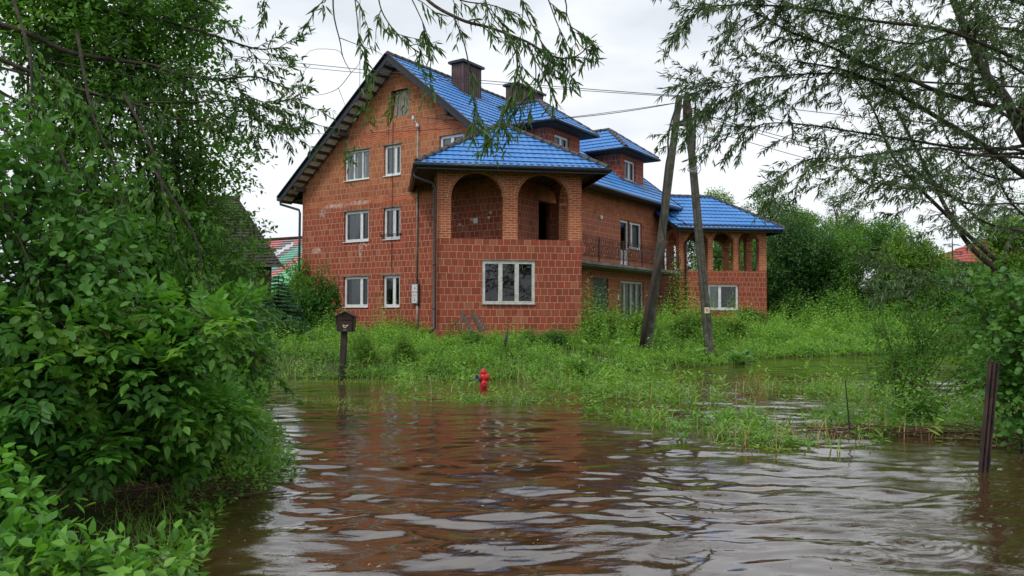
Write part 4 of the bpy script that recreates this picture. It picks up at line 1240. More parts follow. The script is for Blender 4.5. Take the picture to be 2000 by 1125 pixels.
# ------------------------------------------------------------ willow trees from hand-placed limbs
def willow(name, label, limbs, trunkpts, leafkey, LL, dens, twig_len, start, loc, cat='tree', leafshape='lance', W=.17, sagx=.0, tintb=.4, side=1.0, limb_dens=3.0, thin_below=-9, sub=True, group=None, hang=.35):
    root = empty(name, tuple(loc), label, cat, group)
    T = Tubes(); LV = Leaves(); anchors = []
    if trunkpts is not None:
        pts, r0, r1 = trunkpts; T.add(smooth_line(pts, 24), r0, r1, 10); T.build('trunk', MT['bark'], root); T = Tubes()
    def leafy(line, spacing, L, f0=0.0):
        seglen = np.linalg.norm(np.diff(line, axis=0), axis=1); tot = seglen.sum(); m = max(2, int(tot / spacing))
        cum = np.concatenate([[0], np.cumsum(seglen)]) / tot
        t = np.sort(rng.random(m)) * (1 - f0) + f0
        P = np.stack([np.interp(t, cum, line[:, i]) for i in range(3)], 1)
        P2 = np.stack([np.interp(np.minimum(t + .04, 1), cum, line[:, i]) for i in range(3)], 1)
        P1 = np.stack([np.interp(np.maximum(t - .04, 0), cum, line[:, i]) for i in range(3)], 1)
        d = unit(P2 - P1)
        anchors.append((P, d, np.full(m, L)))
    for pts, r0, r1, st in limbs:
        if trunkpts is not None:                    # every limb springs from the trunk
            tl = smooth_line(trunkpts[0], 40); dd = np.linalg.norm(tl - np.array(pts[0]), axis=1); k = int(dd.argmin())
            if dd[k] > .03: pts = [tuple(tl[max(0, k - 2)])] + list(pts); st = min(.9, st + .06)
        line = smooth_line(pts, max(12, len(pts) * 5)); T.add(line, r0, r1, 6)
        seglen = np.linalg.norm(np.diff(line, axis=0), axis=1); tot = seglen.sum()
        airy = 1.0 if line[:, 2].mean() > thin_below else .50
        m = int(tot * (1 - st) * limb_dens * airy)
        for k in range(m):
            f = st + (1 - st) * (k + rng.random()) / m
            i = min(int(f * (len(line) - 1)), len(line) - 2); p = line[i] + (line[i + 1] - line[i]) * (f * (len(line) - 1) - i)
            t = unit(line[i + 1] - line[i]); sd = unit(np.cross(t, rand_dir(1)[0]))
            d = unit(t * .75 + sd * rng.uniform(.4, 1.0) * side + UP * rng.uniform(-.25, .35))
            ln = twig_len * rng.uniform(.45, 1.25) * (1.15 - .5 * f)
            q = p + d * ln + UP * (-hang * ln * rng.random())
            br = curve(p, q, .07, 7); rr = max(.004, r1 * .8); T.add(br, rr, rr * .35, 4)
            leafy(br, LL * .30 / dens, LL, .15)
            if sub:
                for _ in range(rng.integers(2, 5)):
                    j = rng.integers(1, 6); dd = unit(unit(br[min(j + 1, 6)] - br[j - 1]) * .8 + rand_dir(1)[0] * .7 - UP * .15 * hang)
                    l2 = ln * rng.uniform(.25, .5); b2 = curve(br[j], br[j] + dd * l2 - UP * hang * .4 * l2, .08, 5); T.add(b2, rr * .45, rr * .2, 3)
                    leafy(b2, LL * .27 / dens, LL, .05)
        leafy(line, LL * .5 / dens, LL, max(st, .6))
    T.build('branch' if trunkpts is not None else 'twig', MT['bark'], root)
    P = np.vstack([a[0] for a in anchors]); D = np.vstack([a[1] for a in anchors]); n = len(P)
    ld = unit(D * .8 + rand_dir(n) * .75 - UP * (.30 + hang * .5))
    LV.add(P, ld, unit(UP + rand_dir(n) * .9), LL * rng.uniform(.6, 1.2, n), LL * W * rng.uniform(.8, 1.2, n), leafshape, tint=np.clip(tintb + rng.normal(0, .22, n), 0, 1))
    LV.build('crown' if trunkpts is not None else 'foliage', GREEN[leafkey], root)
    print(name, 'leaves', n)
    return root

# ------------------------------------------------------------ right-hand willow
D = 10.5
RW = [
 ([(7.872, 11.00, 2.841), (6.909, 10.80, 3.347), (6.258, 10.60, 3.713), (5.644, 10.40, 3.971), (4.990, 10.20, 4.250), (4.445, 10.00, 4.420), (4.023, 9.80, 4.481), (3.448, 9.60, 4.510)], 0.0527, 0.009, 0.24),
 ([(7.872, 11.00, 2.841), (7.390, 11.00, 3.405), (7.047, 11.00, 3.935), (6.787, 11.00, 4.475), (6.510, 11.00, 4.830), (6.100, 11.00, 5.824), (5.882, 11.00, 6.471)], 0.1054, 0.0375, 0.28),
 ([(7.526, 10.50, 3.385), (6.539, 10.20, 4.025), (6.133, 10.10, 4.096), (5.432, 10.00, 4.230), (4.910, 9.90, 4.393), (4.389, 9.80, 4.520), (3.814, 9.60, 4.699), (3.252, 9.40, 4.813), (2.806, 9.30, 5.018)], 0.0434, 0.0075, 0.2),
 ([(7.528, 12.00, 1.583), (7.284, 12.00, 2.064), (6.869, 12.00, 2.477), (6.569, 12.00, 2.937), (6.166, 12.00, 3.745), (5.903, 12.00, 4.279), (5.693, 12.00, 4.736), (5.392, 12.00, 5.357)], 0.0527, 0.009, 0.36),
 ([(7.605, 12.00, 1.583), (7.399, 12.00, 2.103), (7.060, 12.00, 2.439), (6.385, 11.80, 2.950), (5.772, 11.60, 3.444), (5.432, 11.50, 3.826), (5.172, 11.40, 4.357), (4.742, 11.20, 4.878)], 0.0465, 0.009, 0.36),
 ([(7.522, 10.50, 3.182), (6.659, 10.40, 3.598), (5.727, 10.20, 3.593), (4.790, 10.00, 3.678), (4.298, 9.90, 3.718), (3.633, 9.80, 3.787), (3.098, 9.70, 3.780), (2.702, 9.60, 3.625)], 0.0248, 0.0045, 0.2),
 ([(7.023, 9.80, 3.193), (6.273, 9.80, 3.386), (5.694, 9.70, 3.396), (5.058, 9.60, 3.466), (4.426, 9.50, 3.382), (3.897, 9.40, 3.299), (3.444, 9.30, 3.266), (3.082, 9.20, 3.056), (2.845, 9.20, 2.942)], 0.0217, 0.00375, 0.28),
 ([(6.870, 9.60, 2.664), (6.136, 9.60, 2.797), (5.446, 9.50, 2.780), (4.946, 9.40, 2.946), (4.298, 9.30, 2.928), (3.959, 9.20, 3.029)], 0.0186, 0.0045, 0.28),
 ([(7.146, 10.00, 2.202), (6.385, 10.00, 2.500), (5.889, 10.00, 2.626), (5.415, 10.00, 3.010), (5.040, 10.00, 3.169), (4.669, 10.00, 3.252)], 0.0248, 0.0045, 0.28),
 ([(4.445, 10.00, 4.420), (4.023, 9.80, 4.423), (3.601, 9.70, 4.392), (3.008, 9.60, 4.309), (2.732, 9.50, 4.205), (2.401, 9.40, 4.114), (2.250, 9.40, 4.089)], 0.01364, 0.00375, 0.24),
 ([(6.901, 9.60, 4.274), (6.101, 9.50, 4.488), (5.135, 9.40, 4.820), (4.183, 9.30, 4.902), (3.309, 9.20, 5.012), (2.452, 9.10, 5.000), (1.903, 9.00, 4.888)], 0.031, 0.0045, 0.12),
 ([(6.770, 9.40, 4.826), (5.747, 9.40, 5.251), (4.790, 9.30, 5.451), (3.550, 9.20, 5.343), (2.540, 9.20, 5.309)], 0.031, 0.006, 0.08),
 ([(8.345, 11.60, 5.163), (7.383, 11.60, 5.612), (6.504, 11.50, 5.574), (5.785, 11.40, 5.350), (5.080, 11.30, 5.424), (4.316, 11.20, 5.568)], 0.031, 0.006, 0.08),
 ([(8.474, 11.80, 4.462), (7.650, 11.80, 4.994), (7.048, 11.80, 5.299), (6.309, 11.70, 5.112), (5.733, 11.60, 5.154)], 0.031, 0.006, 0.08),
 ([(6.434, 9.00, 2.242), (5.681, 9.00, 1.894), (4.990, 9.00, 1.777), (4.533, 9.00, 1.890), (4.069, 9.00, 1.992)], 0.01116, 0.003, 0.496),
 ([(8.749, 12.20, 3.934), (7.726, 12.20, 3.538), (7.025, 12.20, 3.692), (6.641, 12.20, 4.163), (6.492, 12.20, 4.714)], 0.0248, 0.006, 0.16),
 ([(8.864, 12.40, 2.541), (7.922, 12.40, 3.014), (7.535, 12.40, 3.571), (7.387, 12.40, 4.289)], 0.031, 0.0075, 0.24),
]
willow('willow_tree', 'wide old willow leaning in from the right edge with narrow grey-green leaves', RW,
       ([(9.123, 11.50, 0.126), (8.629, 11.30, 1.222), (8.144, 11.10, 2.286), (7.872, 10.90, 2.968), (7.707, 10.70, 3.629), (7.541, 10.40, 4.375), (7.477, 10.20, 5.114), (7.411, 10.00, 5.826)], .30, .06), 'willow', .098, 1.75, .95, .3, (9.123, 11.50, 0.126), W=.17, limb_dens=10.5, thin_below=4.05, tintb=.56, hang=.25)

# overhead willow sprays hanging into the top of the view
HW = [
 ([(-0.731, 5.60, 3.882), (-0.592, 5.50, 3.624), (-0.355, 5.40, 3.451), (-0.146, 5.40, 3.392), (0.096, 5.30, 3.264), (0.250, 5.30, 3.175), (0.396, 5.20, 3.129), (0.546, 5.20, 3.245)], .014, .003, .25),
 ([(-0.965, 5.60, 3.772), (-0.927, 5.60, 3.589), (-0.821, 5.50, 3.408), (-0.714, 5.50, 3.301), (-0.579, 5.50, 3.223)], .006, .002, .1),
 ([(-1.108, 5.50, 3.730), (-1.081, 5.50, 3.514), (-1.057, 5.50, 3.300), (-1.003, 5.50, 3.192)], .005, .002, .15),
 ([(-0.725, 5.30, 3.648), (-0.639, 5.30, 3.475), (-0.580, 5.30, 3.337), (-0.534, 5.30, 3.158)], .005, .002, .1),
 ([(-0.407, 5.40, 3.479), (-0.330, 5.30, 3.269), (-0.285, 5.30, 3.063), (-0.260, 5.30, 2.857), (-0.225, 5.30, 2.720)], .006, .002, .35),
 ([(-0.057, 5.30, 3.339), (0.028, 5.20, 3.135), (0.012, 5.20, 2.932), (-0.054, 5.20, 2.764), (-0.097, 5.20, 2.602)], .005, .002, .1),
 ([(0.095, 5.20, 3.230), (0.149, 5.20, 3.068), (0.136, 5.20, 2.865), (0.096, 5.20, 2.714)], .005, .002, .1),
 ([(-0.212, 5.30, 3.615), (-0.143, 5.30, 3.443), (-0.039, 5.20, 3.270), (0.062, 5.20, 3.067)], .006, .002, .0),
 ([(0.027, 5.30, 3.616), (0.096, 5.30, 3.443), (0.195, 5.20, 3.203), (0.246, 5.20, 3.001)], .006, .002, .0),
 ([(0.194, 5.20, 3.610), (0.245, 5.20, 3.474), (0.295, 5.20, 3.339), (0.362, 5.20, 3.204), (0.389, 5.20, 3.109)], .005, .002, .1),
 ([(0.312, 5.20, 3.610), (0.349, 5.20, 3.475), (0.356, 5.20, 3.356), (0.463, 5.20, 3.278), (0.523, 5.20, 3.204), (0.510, 5.20, 3.096)], .005, .002, .1),
 ([(-0.514, 5.60, 3.773), (-0.368, 5.60, 3.664), (-0.149, 5.50, 3.589), (0.063, 5.40, 3.481)], .007, .002, .0),
 ([(-1.355, 5.80, 3.815), (-1.384, 5.80, 3.740), (-1.428, 5.80, 3.694), (-1.458, 5.80, 3.664)], .004, .002, .3),
 ([(-1.991, 6.40, 4.100), (-2.006, 6.40, 3.975), (-2.021, 6.40, 3.908)], .005, .002, .2),
]
hw = willow('willow_spray', 'thin willow branches with long narrow leaves hanging into the top middle of the view', HW, None, 'willow_dark', .085, 1.15, .25, .2, (-0.594, 5.50, 3.839),
       cat='willow branches', W=.165, limb_dens=9.0, tintb=.50, hang=.6, side=.7)
T = Tubes(); TL = []
for pts, r0, r1 in (
 ([(-1.250, 5.50, 3.729), (-1.240, 5.50, 3.514), (-1.196, 5.50, 3.335), (-1.173, 5.50, 3.220), (-1.116, 5.50, 3.114)], .006, .002),
 ([(-1.196, 5.50, 3.356), (-1.068, 5.50, 3.307), (-0.944, 5.50, 3.264), (-0.883, 5.50, 3.222)], .003, .0015),
 ([(-1.116, 5.50, 3.114), (-1.203, 5.50, 3.006), (-1.305, 5.50, 2.963), (-1.393, 5.50, 2.956)], .003, .0012),
 ([(-1.203, 5.50, 3.006), (-1.156, 5.50, 2.889)], .002, .001),
 ([(-1.116, 5.50, 3.114), (-1.056, 5.50, 3.199), (-1.069, 5.50, 3.407), (-1.063, 5.50, 3.550)], .002, .0015),
 ([(-1.061, 5.50, 3.694), (-1.056, 5.50, 3.192), (-1.064, 5.50, 2.907), (-1.122, 5.50, 2.686), (-1.131, 5.50, 2.566)], .002, .001),
 ([(-1.173, 5.50, 3.220), (-1.213, 5.50, 3.270), (-1.383, 5.50, 3.273), (-1.477, 5.50, 3.198), (-1.668, 5.50, 3.147)], .002, .001),
 ([(0.279, 5.20, 3.170), (0.269, 5.20, 3.034), (0.203, 5.20, 2.832)], .002, .001),
 ([(-0.854, 5.50, 3.086), (-0.859, 5.50, 2.908), (-0.848, 5.50, 2.446)], .001, .001),
): T.add(smooth_line(pts, 12), r0, r1, 4)
bt = T.build('bare_twig', MT['bark'], hw)
for c, m, s in (((-1.117, 5.50, 2.551), 26, .10), ((-1.028, 5.50, 2.864), 22, .09), ((-0.964, 5.50, 2.829), 10, .07), ((-0.834, 5.50, 2.854), 26, .10), ((-0.097, 5.20, 2.569), 30, .10), ((-0.739, 5.50, 2.944), 10, .07), ((-1.383, 5.80, 3.702), 12, .05), ((-2.021, 6.40, 3.916), 26, .07), ((-0.605, 5.50, 2.944),8,.04)):
    LV = Leaves(); P = np.array(c) + rng.normal(size=(m, 3)) * np.array([.3, .4, .62]) * s
    LV.add(P, unit(rand_dir(m) * .7 - UP * .7), unit(UP + rand_dir(m) * .8), .085 * rng.uniform(.6, 1.2, m), .0145, 'lance', tint=np.clip(.45 + rng.normal(0, .2, m), 0, 1))
    LV.build('leaf_tuft', GREEN['willow_dark'], hw)

# ------------------------------------------------------------ left willow and its neighbours
LW = [
 ([(-4.918, 6.80, 4.078), (-4.517, 7.00, 3.984), (-4.287, 7.10, 3.924), (-4.024, 7.20, 3.810), (-3.703, 7.30, 3.778), (-3.343, 7.40, 3.749), (-3.090, 7.40, 3.658), (-2.769, 7.50, 3.651), (-2.418, 7.50, 3.676), (-2.127, 7.50, 3.570)], 0.033, 0.0048, 0.12),
 ([(-4.768, 6.60, 3.785), (-4.381, 6.80, 3.615), (-4.136, 6.90, 3.518), (-3.784, 7.00, 3.404), (-3.471, 7.10, 3.337), (-3.025, 7.20, 3.351), (-2.688, 7.20, 3.362), (-2.410, 7.20, 3.372)], 0.027, 0.004, 0.12),
 ([(-3.784, 7.00, 3.404), (-3.347, 7.10, 3.310), (-3.053, 7.10, 3.191), (-2.739, 7.10, 3.165), (-2.512, 7.10, 3.212)], 0.012, 0.0032, 0.15),
 ([(-5.334, 7.50, 4.594), (-4.619, 7.60, 4.539), (-3.980, 7.70, 4.381), (-3.427, 7.80, 4.320), (-2.922, 7.80, 4.169), (-2.518, 7.80, 4.044), (-2.242, 7.80, 4.060)], 0.03, 0.004, 0.1),
 ([(-4.562, 7.50, 4.695), (-4.032, 7.60, 4.641), (-3.486, 7.70, 4.534), (-3.028, 7.80, 4.525), (-2.875, 7.80, 4.373)], 0.024, 0.004, 0.1),
 ([(-2.769, 7.50, 3.651), (-2.560, 7.50, 3.530), (-2.318, 7.50, 3.434), (-2.097, 7.50, 3.454), (-1.981, 7.50, 3.483)], 0.0048, 0.0024, 0.1),
 ([(-2.410, 7.20, 3.372), (-2.316, 7.20, 3.214), (-2.176, 7.20, 3.140), (-2.037, 7.20, 3.066)], 0.0042, 0.0024, 0.2),
 ([(-4.667, 6.60, 3.186), (-4.302, 6.70, 2.997), (-3.969, 6.80, 2.802), (-3.671, 6.90, 2.690), (-3.408, 7.00, 2.574)], 0.018, 0.004, 0.1),
 ([(-5.243, 7.40, 3.780), (-4.727, 7.50, 3.473), (-4.241, 7.50, 3.281), (-3.807, 7.60, 3.160), (-3.458, 7.70, 2.985), (-3.201, 7.80, 2.855)], 0.021, 0.004, 0.1),
]
willow('willow_tree', 'dark willow boughs reaching in from the upper left edge against the sky', LW,
       ([(-6.755, 7.50, 0.730), (-6.422, 7.40, 1.964), (-5.831, 7.20, 3.341), (-5.237, 7.00, 3.926), (-5.214, 7.20, 4.468), (-5.087, 7.40, 5.134)], .24, .06), 'willow_dark', .085, 1.1, .52, .2, (-6.755, 7.50, 0.730), W=.22, limb_dens=6.0, tintb=.40, hang=.2)

shrub('bird_cherry_tree', 'tall dense green tree filling the left side between the elder and the barn roof', 'tree', (-3.822, 8.60, 0.966),
      [((-4.128, 7.80, 4.216), (.95,.8,.6)), ((-3.631, 8.40, 4.267), (.7,.7,.5)), ((-4.481, 7.40, 3.783), (.8,.7,.7)), ((-4.161, 8.00, 3.249), (.8,.8,.6)), ((-3.614, 8.40, 3.288), (.65,.7,.75)), ((-3.584, 8.80, 3.092), (.42,.6,.5)),
       ((-4.228, 7.50, 2.701), (.7,.7,.55)), ((-3.829, 8.20, 2.452), (.8,.7,.6)), ((-3.686, 8.80, 2.470), (.50,.6,.6)), ((-3.578, 8.50, 1.891), (.85,.7,.6)), ((-3.699, 9.20, 2.046), (.45,.5,.6)), ((-3.981, 7.80, 1.902), (.8,.7,.6)), ((-3.596, 9.50, 1.400), (.42,.5,.40)),
       ((-4.614, 7.60, 4.341), (.7,.6,.5)), ((-3.817, 8.20, 4.627), (.7,.6,.5)), ((-3.367, 8.40, 4.651), (.4,.5,.3)), ((-3.410, 9.30, 1.875), (.25,.4,.25))],
      6600, 'tree', .068, .038, K=7, seg=.040, stems=22, stem_r=.03, trunk_name='trunk', inner=.35)
shrub('round_leaved_shrub', 'round-leaved dark shrub at the far left edge above the elder', 'shrub', (-3.618, 5.40, 0.460),
      [((-3.101, 5.00, 2.058), (.5,.4,.5)), ((-2.945, 5.30, 1.926), (.42,.4,.4)), ((-3.059, 5.00, 1.610), (.5,.4,.4)), ((-3.396, 5.00, 2.346), (.4,.4,.5)), ((-2.946, 5.20, 1.485), (.45,.4,.35))],
      900, 'broad', .072, .050, shape='round', K=5, seg=.05, stems=12, stem_r=.02, scat=1.3)
shrub('drooping_plum_bush', 'small-leaved dark bush drooping over the water behind the elder', 'shrub', (-3.957, 10.40, 0.570),
      [((-3.636, 10.20, 1.527), (.55,.5,.4)), ((-3.436, 10.20, 1.138), (.42,.4,.3)), ((-3.346, 10.10, 0.809), (.24,.3,.28)), ((-3.928, 10.30, 1.134), (.6,.5,.5)), ((-3.238, 10.20, 0.945), (.16,.2,.2)), ((-4.013, 10.20, 0.748), (.5,.4,.35))],
      1500, 'shrub', .065, .038, K=6, seg=.04, stems=12, stem_r=.018, inner=.35, droop=.8)

shrub('bank_shade_fill', 'low leaf fill coloured dark to stand for the shade beneath the elders', 'shrub', (-3.757, 7.00, 0.038),
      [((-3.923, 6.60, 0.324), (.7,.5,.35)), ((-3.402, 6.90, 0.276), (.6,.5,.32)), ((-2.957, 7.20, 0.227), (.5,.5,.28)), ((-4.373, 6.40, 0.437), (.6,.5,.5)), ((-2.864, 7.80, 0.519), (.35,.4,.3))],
      1500, 'shrub', .07, .04, K=6, seg=.045, stems=30, stem_r=.008, inner=.2, tint=.15)  # leaves added low, their dark tint painting the shade under the elders
# elder: compound leaves and flat flower heads
def elder(label, base, blobs, n, L, W, tint0, blooms, name='elder_shrub'):
    base = np.array(base); root = empty(name, tuple(base), label, 'shrub', 'elder bushes on the left bank')
    LV = Leaves(); T = Tubes()
    p, u, rad, idx = blob_points(lumps(blobs, 9, .30, 1.25), n, .1); idx = idx // 9
    d = unit(u * .8 + UP * .05 + rand_dir(n) * .75)
    tn = np.clip(tint0 + .22 * u[:, 2] + .5 * (vnoise(p[:, 0] * 3, p[:, 2] * 3, 1.0, 91) - .5) + rng.normal(0, .14, n), 0, 1)  # upward-facing leaves coloured brighter, painting in the light from above
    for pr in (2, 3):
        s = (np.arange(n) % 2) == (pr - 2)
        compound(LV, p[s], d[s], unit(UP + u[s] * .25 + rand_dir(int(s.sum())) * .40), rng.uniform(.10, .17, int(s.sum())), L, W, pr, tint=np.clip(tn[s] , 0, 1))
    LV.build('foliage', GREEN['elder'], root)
    for b in blobs:
        for _ in range(3): T.add(curve(base + rng.normal(size=3) * .12, np.array(b[0]) + rand_dir(1)[0] * .2, .10, 8), .022, .007, 6)
    for j in rng.choice(n, min(n, 260), replace=False):
        T.add(curve(np.array(blobs[idx[j]][0]), p[j], .1, 5), .006, .002, 4)
        T.add(np.array([p[j], p[j] + d[j] * .16]), .0025, .0015, 3)
    T.build('stem', MT['twig'], root)
    B = Leaves(); S = Tubes()
    for c in blooms:
        c = np.array(c); m = 220
        a = rng.random(m) * 6.283; r_ = .075 * np.sqrt(rng.random(m))
        P = c + np.stack([np.cos(a) * r_, np.sin(a) * r_, rng.normal(0, .008, m) - r_ * .25], 1)
        B.add(P, rand_dir(m), unit(UP + rand_dir(m) * .5), .010, .009, 'dia', tint=rng.random(m))
        for k in range(9):
            S.add(np.array([c - UP * .09, P[k * 7] - UP * .01]), .0018, .001, 3)
    if blooms:
        B.build('flower_head', GREEN['bloom'], root); S.build('flower_stalk', GREEN['bloom'], root)
    return root
elder('bright green elder with large leaves and flat greenish flower heads nearest the water', (-2.653, 6.00, 0.355),
      [((-2.443, 5.30, 1.319), (.42,.35,.28)), ((-2.675, 5.20, 1.156), (.5,.4,.35)), ((-2.338, 5.50, 1.036), (.42,.4,.32)), ((-2.280, 5.90, 0.783), (.36,.35,.30)), ((-2.566, 5.40, 0.838), (.45,.4,.28)), ((-2.463, 5.90, 0.596), (.34,.3,.20)), ((-2.348, 6.40, 0.565), (.22,.3,.16)), ((-2.758, 5.10, 1.420), (.45,.4,.25)), ((-2.518, 6.60, 1.289), (.35,.3,.28))],
      2100, .080, .040, .60, [(-2.291, 5.00, 1.422), (-2.435, 5.10, 1.486), (-2.187, 5.60, 1.136), (-2.869, 4.90, 1.436), (-2.207, 5.30, 1.320), (-2.595, 4.80, 1.361), (-2.447, 4.90, 1.375), (-2.368, 6.20, 1.496), (-2.355, 6.50, 1.251), (-2.331, 5.50, 0.654)])
elder('darker elder crowding the lower left corner above the drift of sticks', (-3.393, 5.60, 0.248),
      [((-2.927, 4.90, 1.234), (.5,.4,.35)), ((-3.011, 4.90, 0.861), (.45,.4,.35)), ((-2.798, 5.20, 0.761), (.42,.4,.22)), ((-3.230, 4.80, 1.115), (.4,.4,.6)), ((-2.621, 5.60, 0.603), (.30,.3,.16)), ((-3.049, 5.40, 1.007), (.5,.3,.4)), ((-3.098, 5.00, 0.597), (.3,.3,.12))],
      1500, .084, .042, .45, [])
shrub('nettle_patch', 'clump of broad toothed leaves at the water edge in the bottom left corner', 'plant', (-2.231, 3.90, 0.199),
      [((-2.342, 4.00, 0.317), (.24,.2,.08)), ((-2.685, 4.30, 0.446), (.14,.2,.07)), ((-2.010, 3.90, 0.249), (.24,.2,.05)), ((-2.318, 3.80, 0.254), (.2,.2,.08)), ((-1.847, 4.20, 0.131), (.18,.2,.03))],
      150, 'elder', .095, .055, K=5, seg=.045, stems=12, stem_r=.006, inner=.2)
shrub('bank_weeds', 'low tangle of weeds trailing into the water below the elder', 'plant', (-2.546, 7.20, 0.138),
      [((-2.549, 7.20, 0.364), (.36,.4,.16)), ((-2.363, 7.20, 0.071), (.24,.3,.09)), ((-2.399, 7.60, 0.066), (.18,.3,.10)), ((-2.730, 7.20, 0.273), (.3,.4,.2)), ((-2.968, 8.60, 0.479), (.35,.5,.18)), ((-2.367, 6.70, 0.082), (.25,.2,.05)), ((-3.157, 9.40, 0.567), (.22,.4,.12))],
      1000, 'weed', .07, .028, K=5, seg=.035, stems=14, stem_r=.006, inner=.2)
shrub('bank_weeds', 'leafy weeds along the bank under the drooping bush', 'plant', (-3.537, 9.80, 0.281),
      [((-3.859, 10.50, 0.396), (.5,.6,.14)), ((-3.344, 9.60, 0.366), (.3,.5,.12)), ((-4.566, 12.00, 0.473), (.7,.6,.14))],
      460, 'shrub', .07, .035, K=5, seg=.04, stems=10, stem_r=.006, inner=.2)

LB = [
 ([(-3.548, 5.60, 3.726), (-3.270, 5.40, 3.152), (-3.198, 5.30, 2.640), (-3.029, 5.20, 2.216)], .012, .004, .1),
 ([(-3.182, 5.80, 3.506), (-3.004, 5.70, 2.879), (-2.763, 5.60, 2.421), (-2.638, 5.50, 2.086)], .012, .004, .1),
 ([(-3.032, 6.20, 3.166), (-2.740, 6.10, 2.666), (-2.571, 6.00, 2.145), (-2.450, 6.00, 1.800)], .012, .004, .1),
 ([(-2.782, 6.20, 2.566), (-2.417, 6.10, 2.040), (-2.332, 6.10, 1.651), (-2.172, 6.10, 1.341)], .010, .004, .1),
 ([(-3.121, 5.40, 2.698), (-2.884, 5.30, 2.232), (-2.756, 5.20, 1.884), (-2.601, 5.20, 1.619)], .010, .004, .1),
 ([(-2.738, 6.40, 1.987), (-2.366, 6.40, 1.661), (-2.157, 6.40, 1.336), (-2.062, 6.50, 1.005)], .010, .003, .1),
 ([(-3.271, 5.00, 2.443), (-3.071, 4.90, 2.046), (-2.878, 4.80, 1.727), (-2.781, 4.80, 1.482)], .010, .004, .1),
]
willow('bird_cherry_boughs', 'drooping leafy boughs hanging down over the elders', LB, None, 'tree', .062, 1.0, .5, .3, (-3.182, 5.80, 3.506),
       cat='tree branches', W=.48, limb_dens=8.0, tintb=.55, hang=.7)
# ------------------------------------------------------------ right bank shrubs
shrub('hazel_bush', 'round-leaved green hazel at the right edge behind the rusty post', 'shrub', (5.747, 8.80, 0.100),
      [((5.392, 8.60, 1.327), (.40,.4,.4)), ((5.408, 8.60, 0.672), (.32,.4,.36)), ((5.796, 8.60, 1.000), (.5,.5,.7)), ((5.467, 8.80, 1.716), (.3,.4,.2)), ((5.520, 8.70, 0.334), (.30,.3,.2)), ((5.506, 9.20, 1.434), (.25,.4,.35))],
      620, 'broad', .08, .064, shape='round', K=5, seg=.055, stems=14, stem_r=.014, inner=.2, tint=.60)
shrub('sapling_thicket', 'sparse dark-leaved thicket standing in the flood at the right', 'shrub', (5.549, 11.50, 0.113),
      [((5.781, 11.50, 1.134), (.36,.4,.5)), ((5.483, 11.50, 0.695), (.3,.4,.4)), ((5.694, 11.20, 0.574), (.3,.4,.35)), ((6.384, 11.80, 1.277), (.4,.4,.5)), ((5.499, 12.00, 1.194), (.22,.3,.5)), ((6.149, 11.00, 0.452), (.5,.4,.25)), ((5.348, 10.80, 0.195), (.6,.4,.2)), ((6.502, 11.00, 0.732), (.4,.4,.4))],
      1250, 'tree', .06, .032, K=5, seg=.045, stems=30, stem_r=.010, inner=.15)
shrub('small_leaved_bush', 'light green bush behind the hazel at the right edge', 'shrub', (8.545, 14.00, 0.715),
      [((8.648, 14.00, 1.516), (.7,.7,.5)), ((8.398, 14.50, 1.239), (.5,.6,.35)), ((9.461, 14.00, 2.143), (.9,.8,.8)), ((8.503, 13.50, 1.085), (.6,.6,.4)), ((8.111, 15.00, 0.944), (.4,.5,.22))],
      1400, 'treelt', .07, .04, K=6, seg=.045, stems=16, stem_r=.02, inner=.25)

# ------------------------------------------------------------ trees behind
G1 = 'trees behind the meadow on the right'
def gnd(p): return (p[0], p[1], float(gz(p[0], p[1])) - .05)
for (px_, Y, h, r, leaf, n, s, lab, kw) in (
 (1535, 44, 6.1, 2.9, 'treedk', 2600, .20, 'dark bushy tree just right of the far pavilion', {}),
 (1610, 46, 6.0, 2.8, 'tree', 2400, .20, 'mid green round tree second right of the far pavilion', {}),
 (1660, 50, 6.9, 3.0, 'treelt', 2600, .20, 'pale green broad tree in the middle of the hedge line', {}),
 (1735, 47, 6.0, 2.8, 'tree', 2400, .20, 'green tree right of the pale broad one', {}),
 (1780, 44, 4.9, 2.4, 'treelt', 2200, .20, 'yellowish-green low tree left of the red-roofed house', {}),
 (1885, 40, 3.0, 2.4, 'tree', 2000, .18, 'low dark bush in front of the red-roofed house', {}),
 (1968, 38, 5.6, 2.0, 'treelt', 2600, .18, 'light green tree right of the red-roofed house', {}),
 (1500, 62, 10.2, 3.0, 'tree', 2600, .24, 'tall tree rising above the far pavilion roof corner', dict(clumps=22)),
 (1560, 58, 7.8, 2.2, 'treelt', 1800, .22, 'bright narrow tree behind the dark bushy tree', {}),
 (1635, 84, 14.0, 3.6, 'birch', 1900, .26, 'tall greyish birch rising far behind the hedge line', dict(clumps=20)),
 (1583, 80, 11.4, 1.5, 'birch', 800, .24, 'slim spire-like birch left of the tall birch', dict(spire=True, clumps=18)),
 (1670, 80, 10.8, 1.8, 'birch', 900, .24, 'loose pale tree right of the tall birch', dict(clumps=14)),
 (1726, 60, 7.6, 1.4, 'tree', 500, .20, 'thin tree top showing above the hedge', dict(spire=True, clumps=12)),
 (1395, 56, 8.9, 2.5, 'treelt', 1500, .22, 'light tree top peeping over the far pavilion ridge', dict(clumps=14)),
 (1440, 52, 6.2, 3.2, 'tree', 2200, .22, 'green tree seen through the far pavilion arches', {}),
 (1340, 60, 8.0, 3.2, 'tree', 1700, .22, 'green tree seen past the balcony end', {}),
 (1480, 47, 4.4, 3.0, 'treelt', 1600, .2, 'low bright bush behind the far pavilion', {}),
 (2080, 46, 9.0, 3.6, 'tree', 2000, .22, 'large tree at the far right edge', {}),
):
    X = (px_ - 1000) / 1570 * Y
    far_tree('broadleaf_tree', lab, gnd((X, Y)), h - .0, r, leaf, n, s, crown0=.02, group=G1, seed=int(px_), **kw)
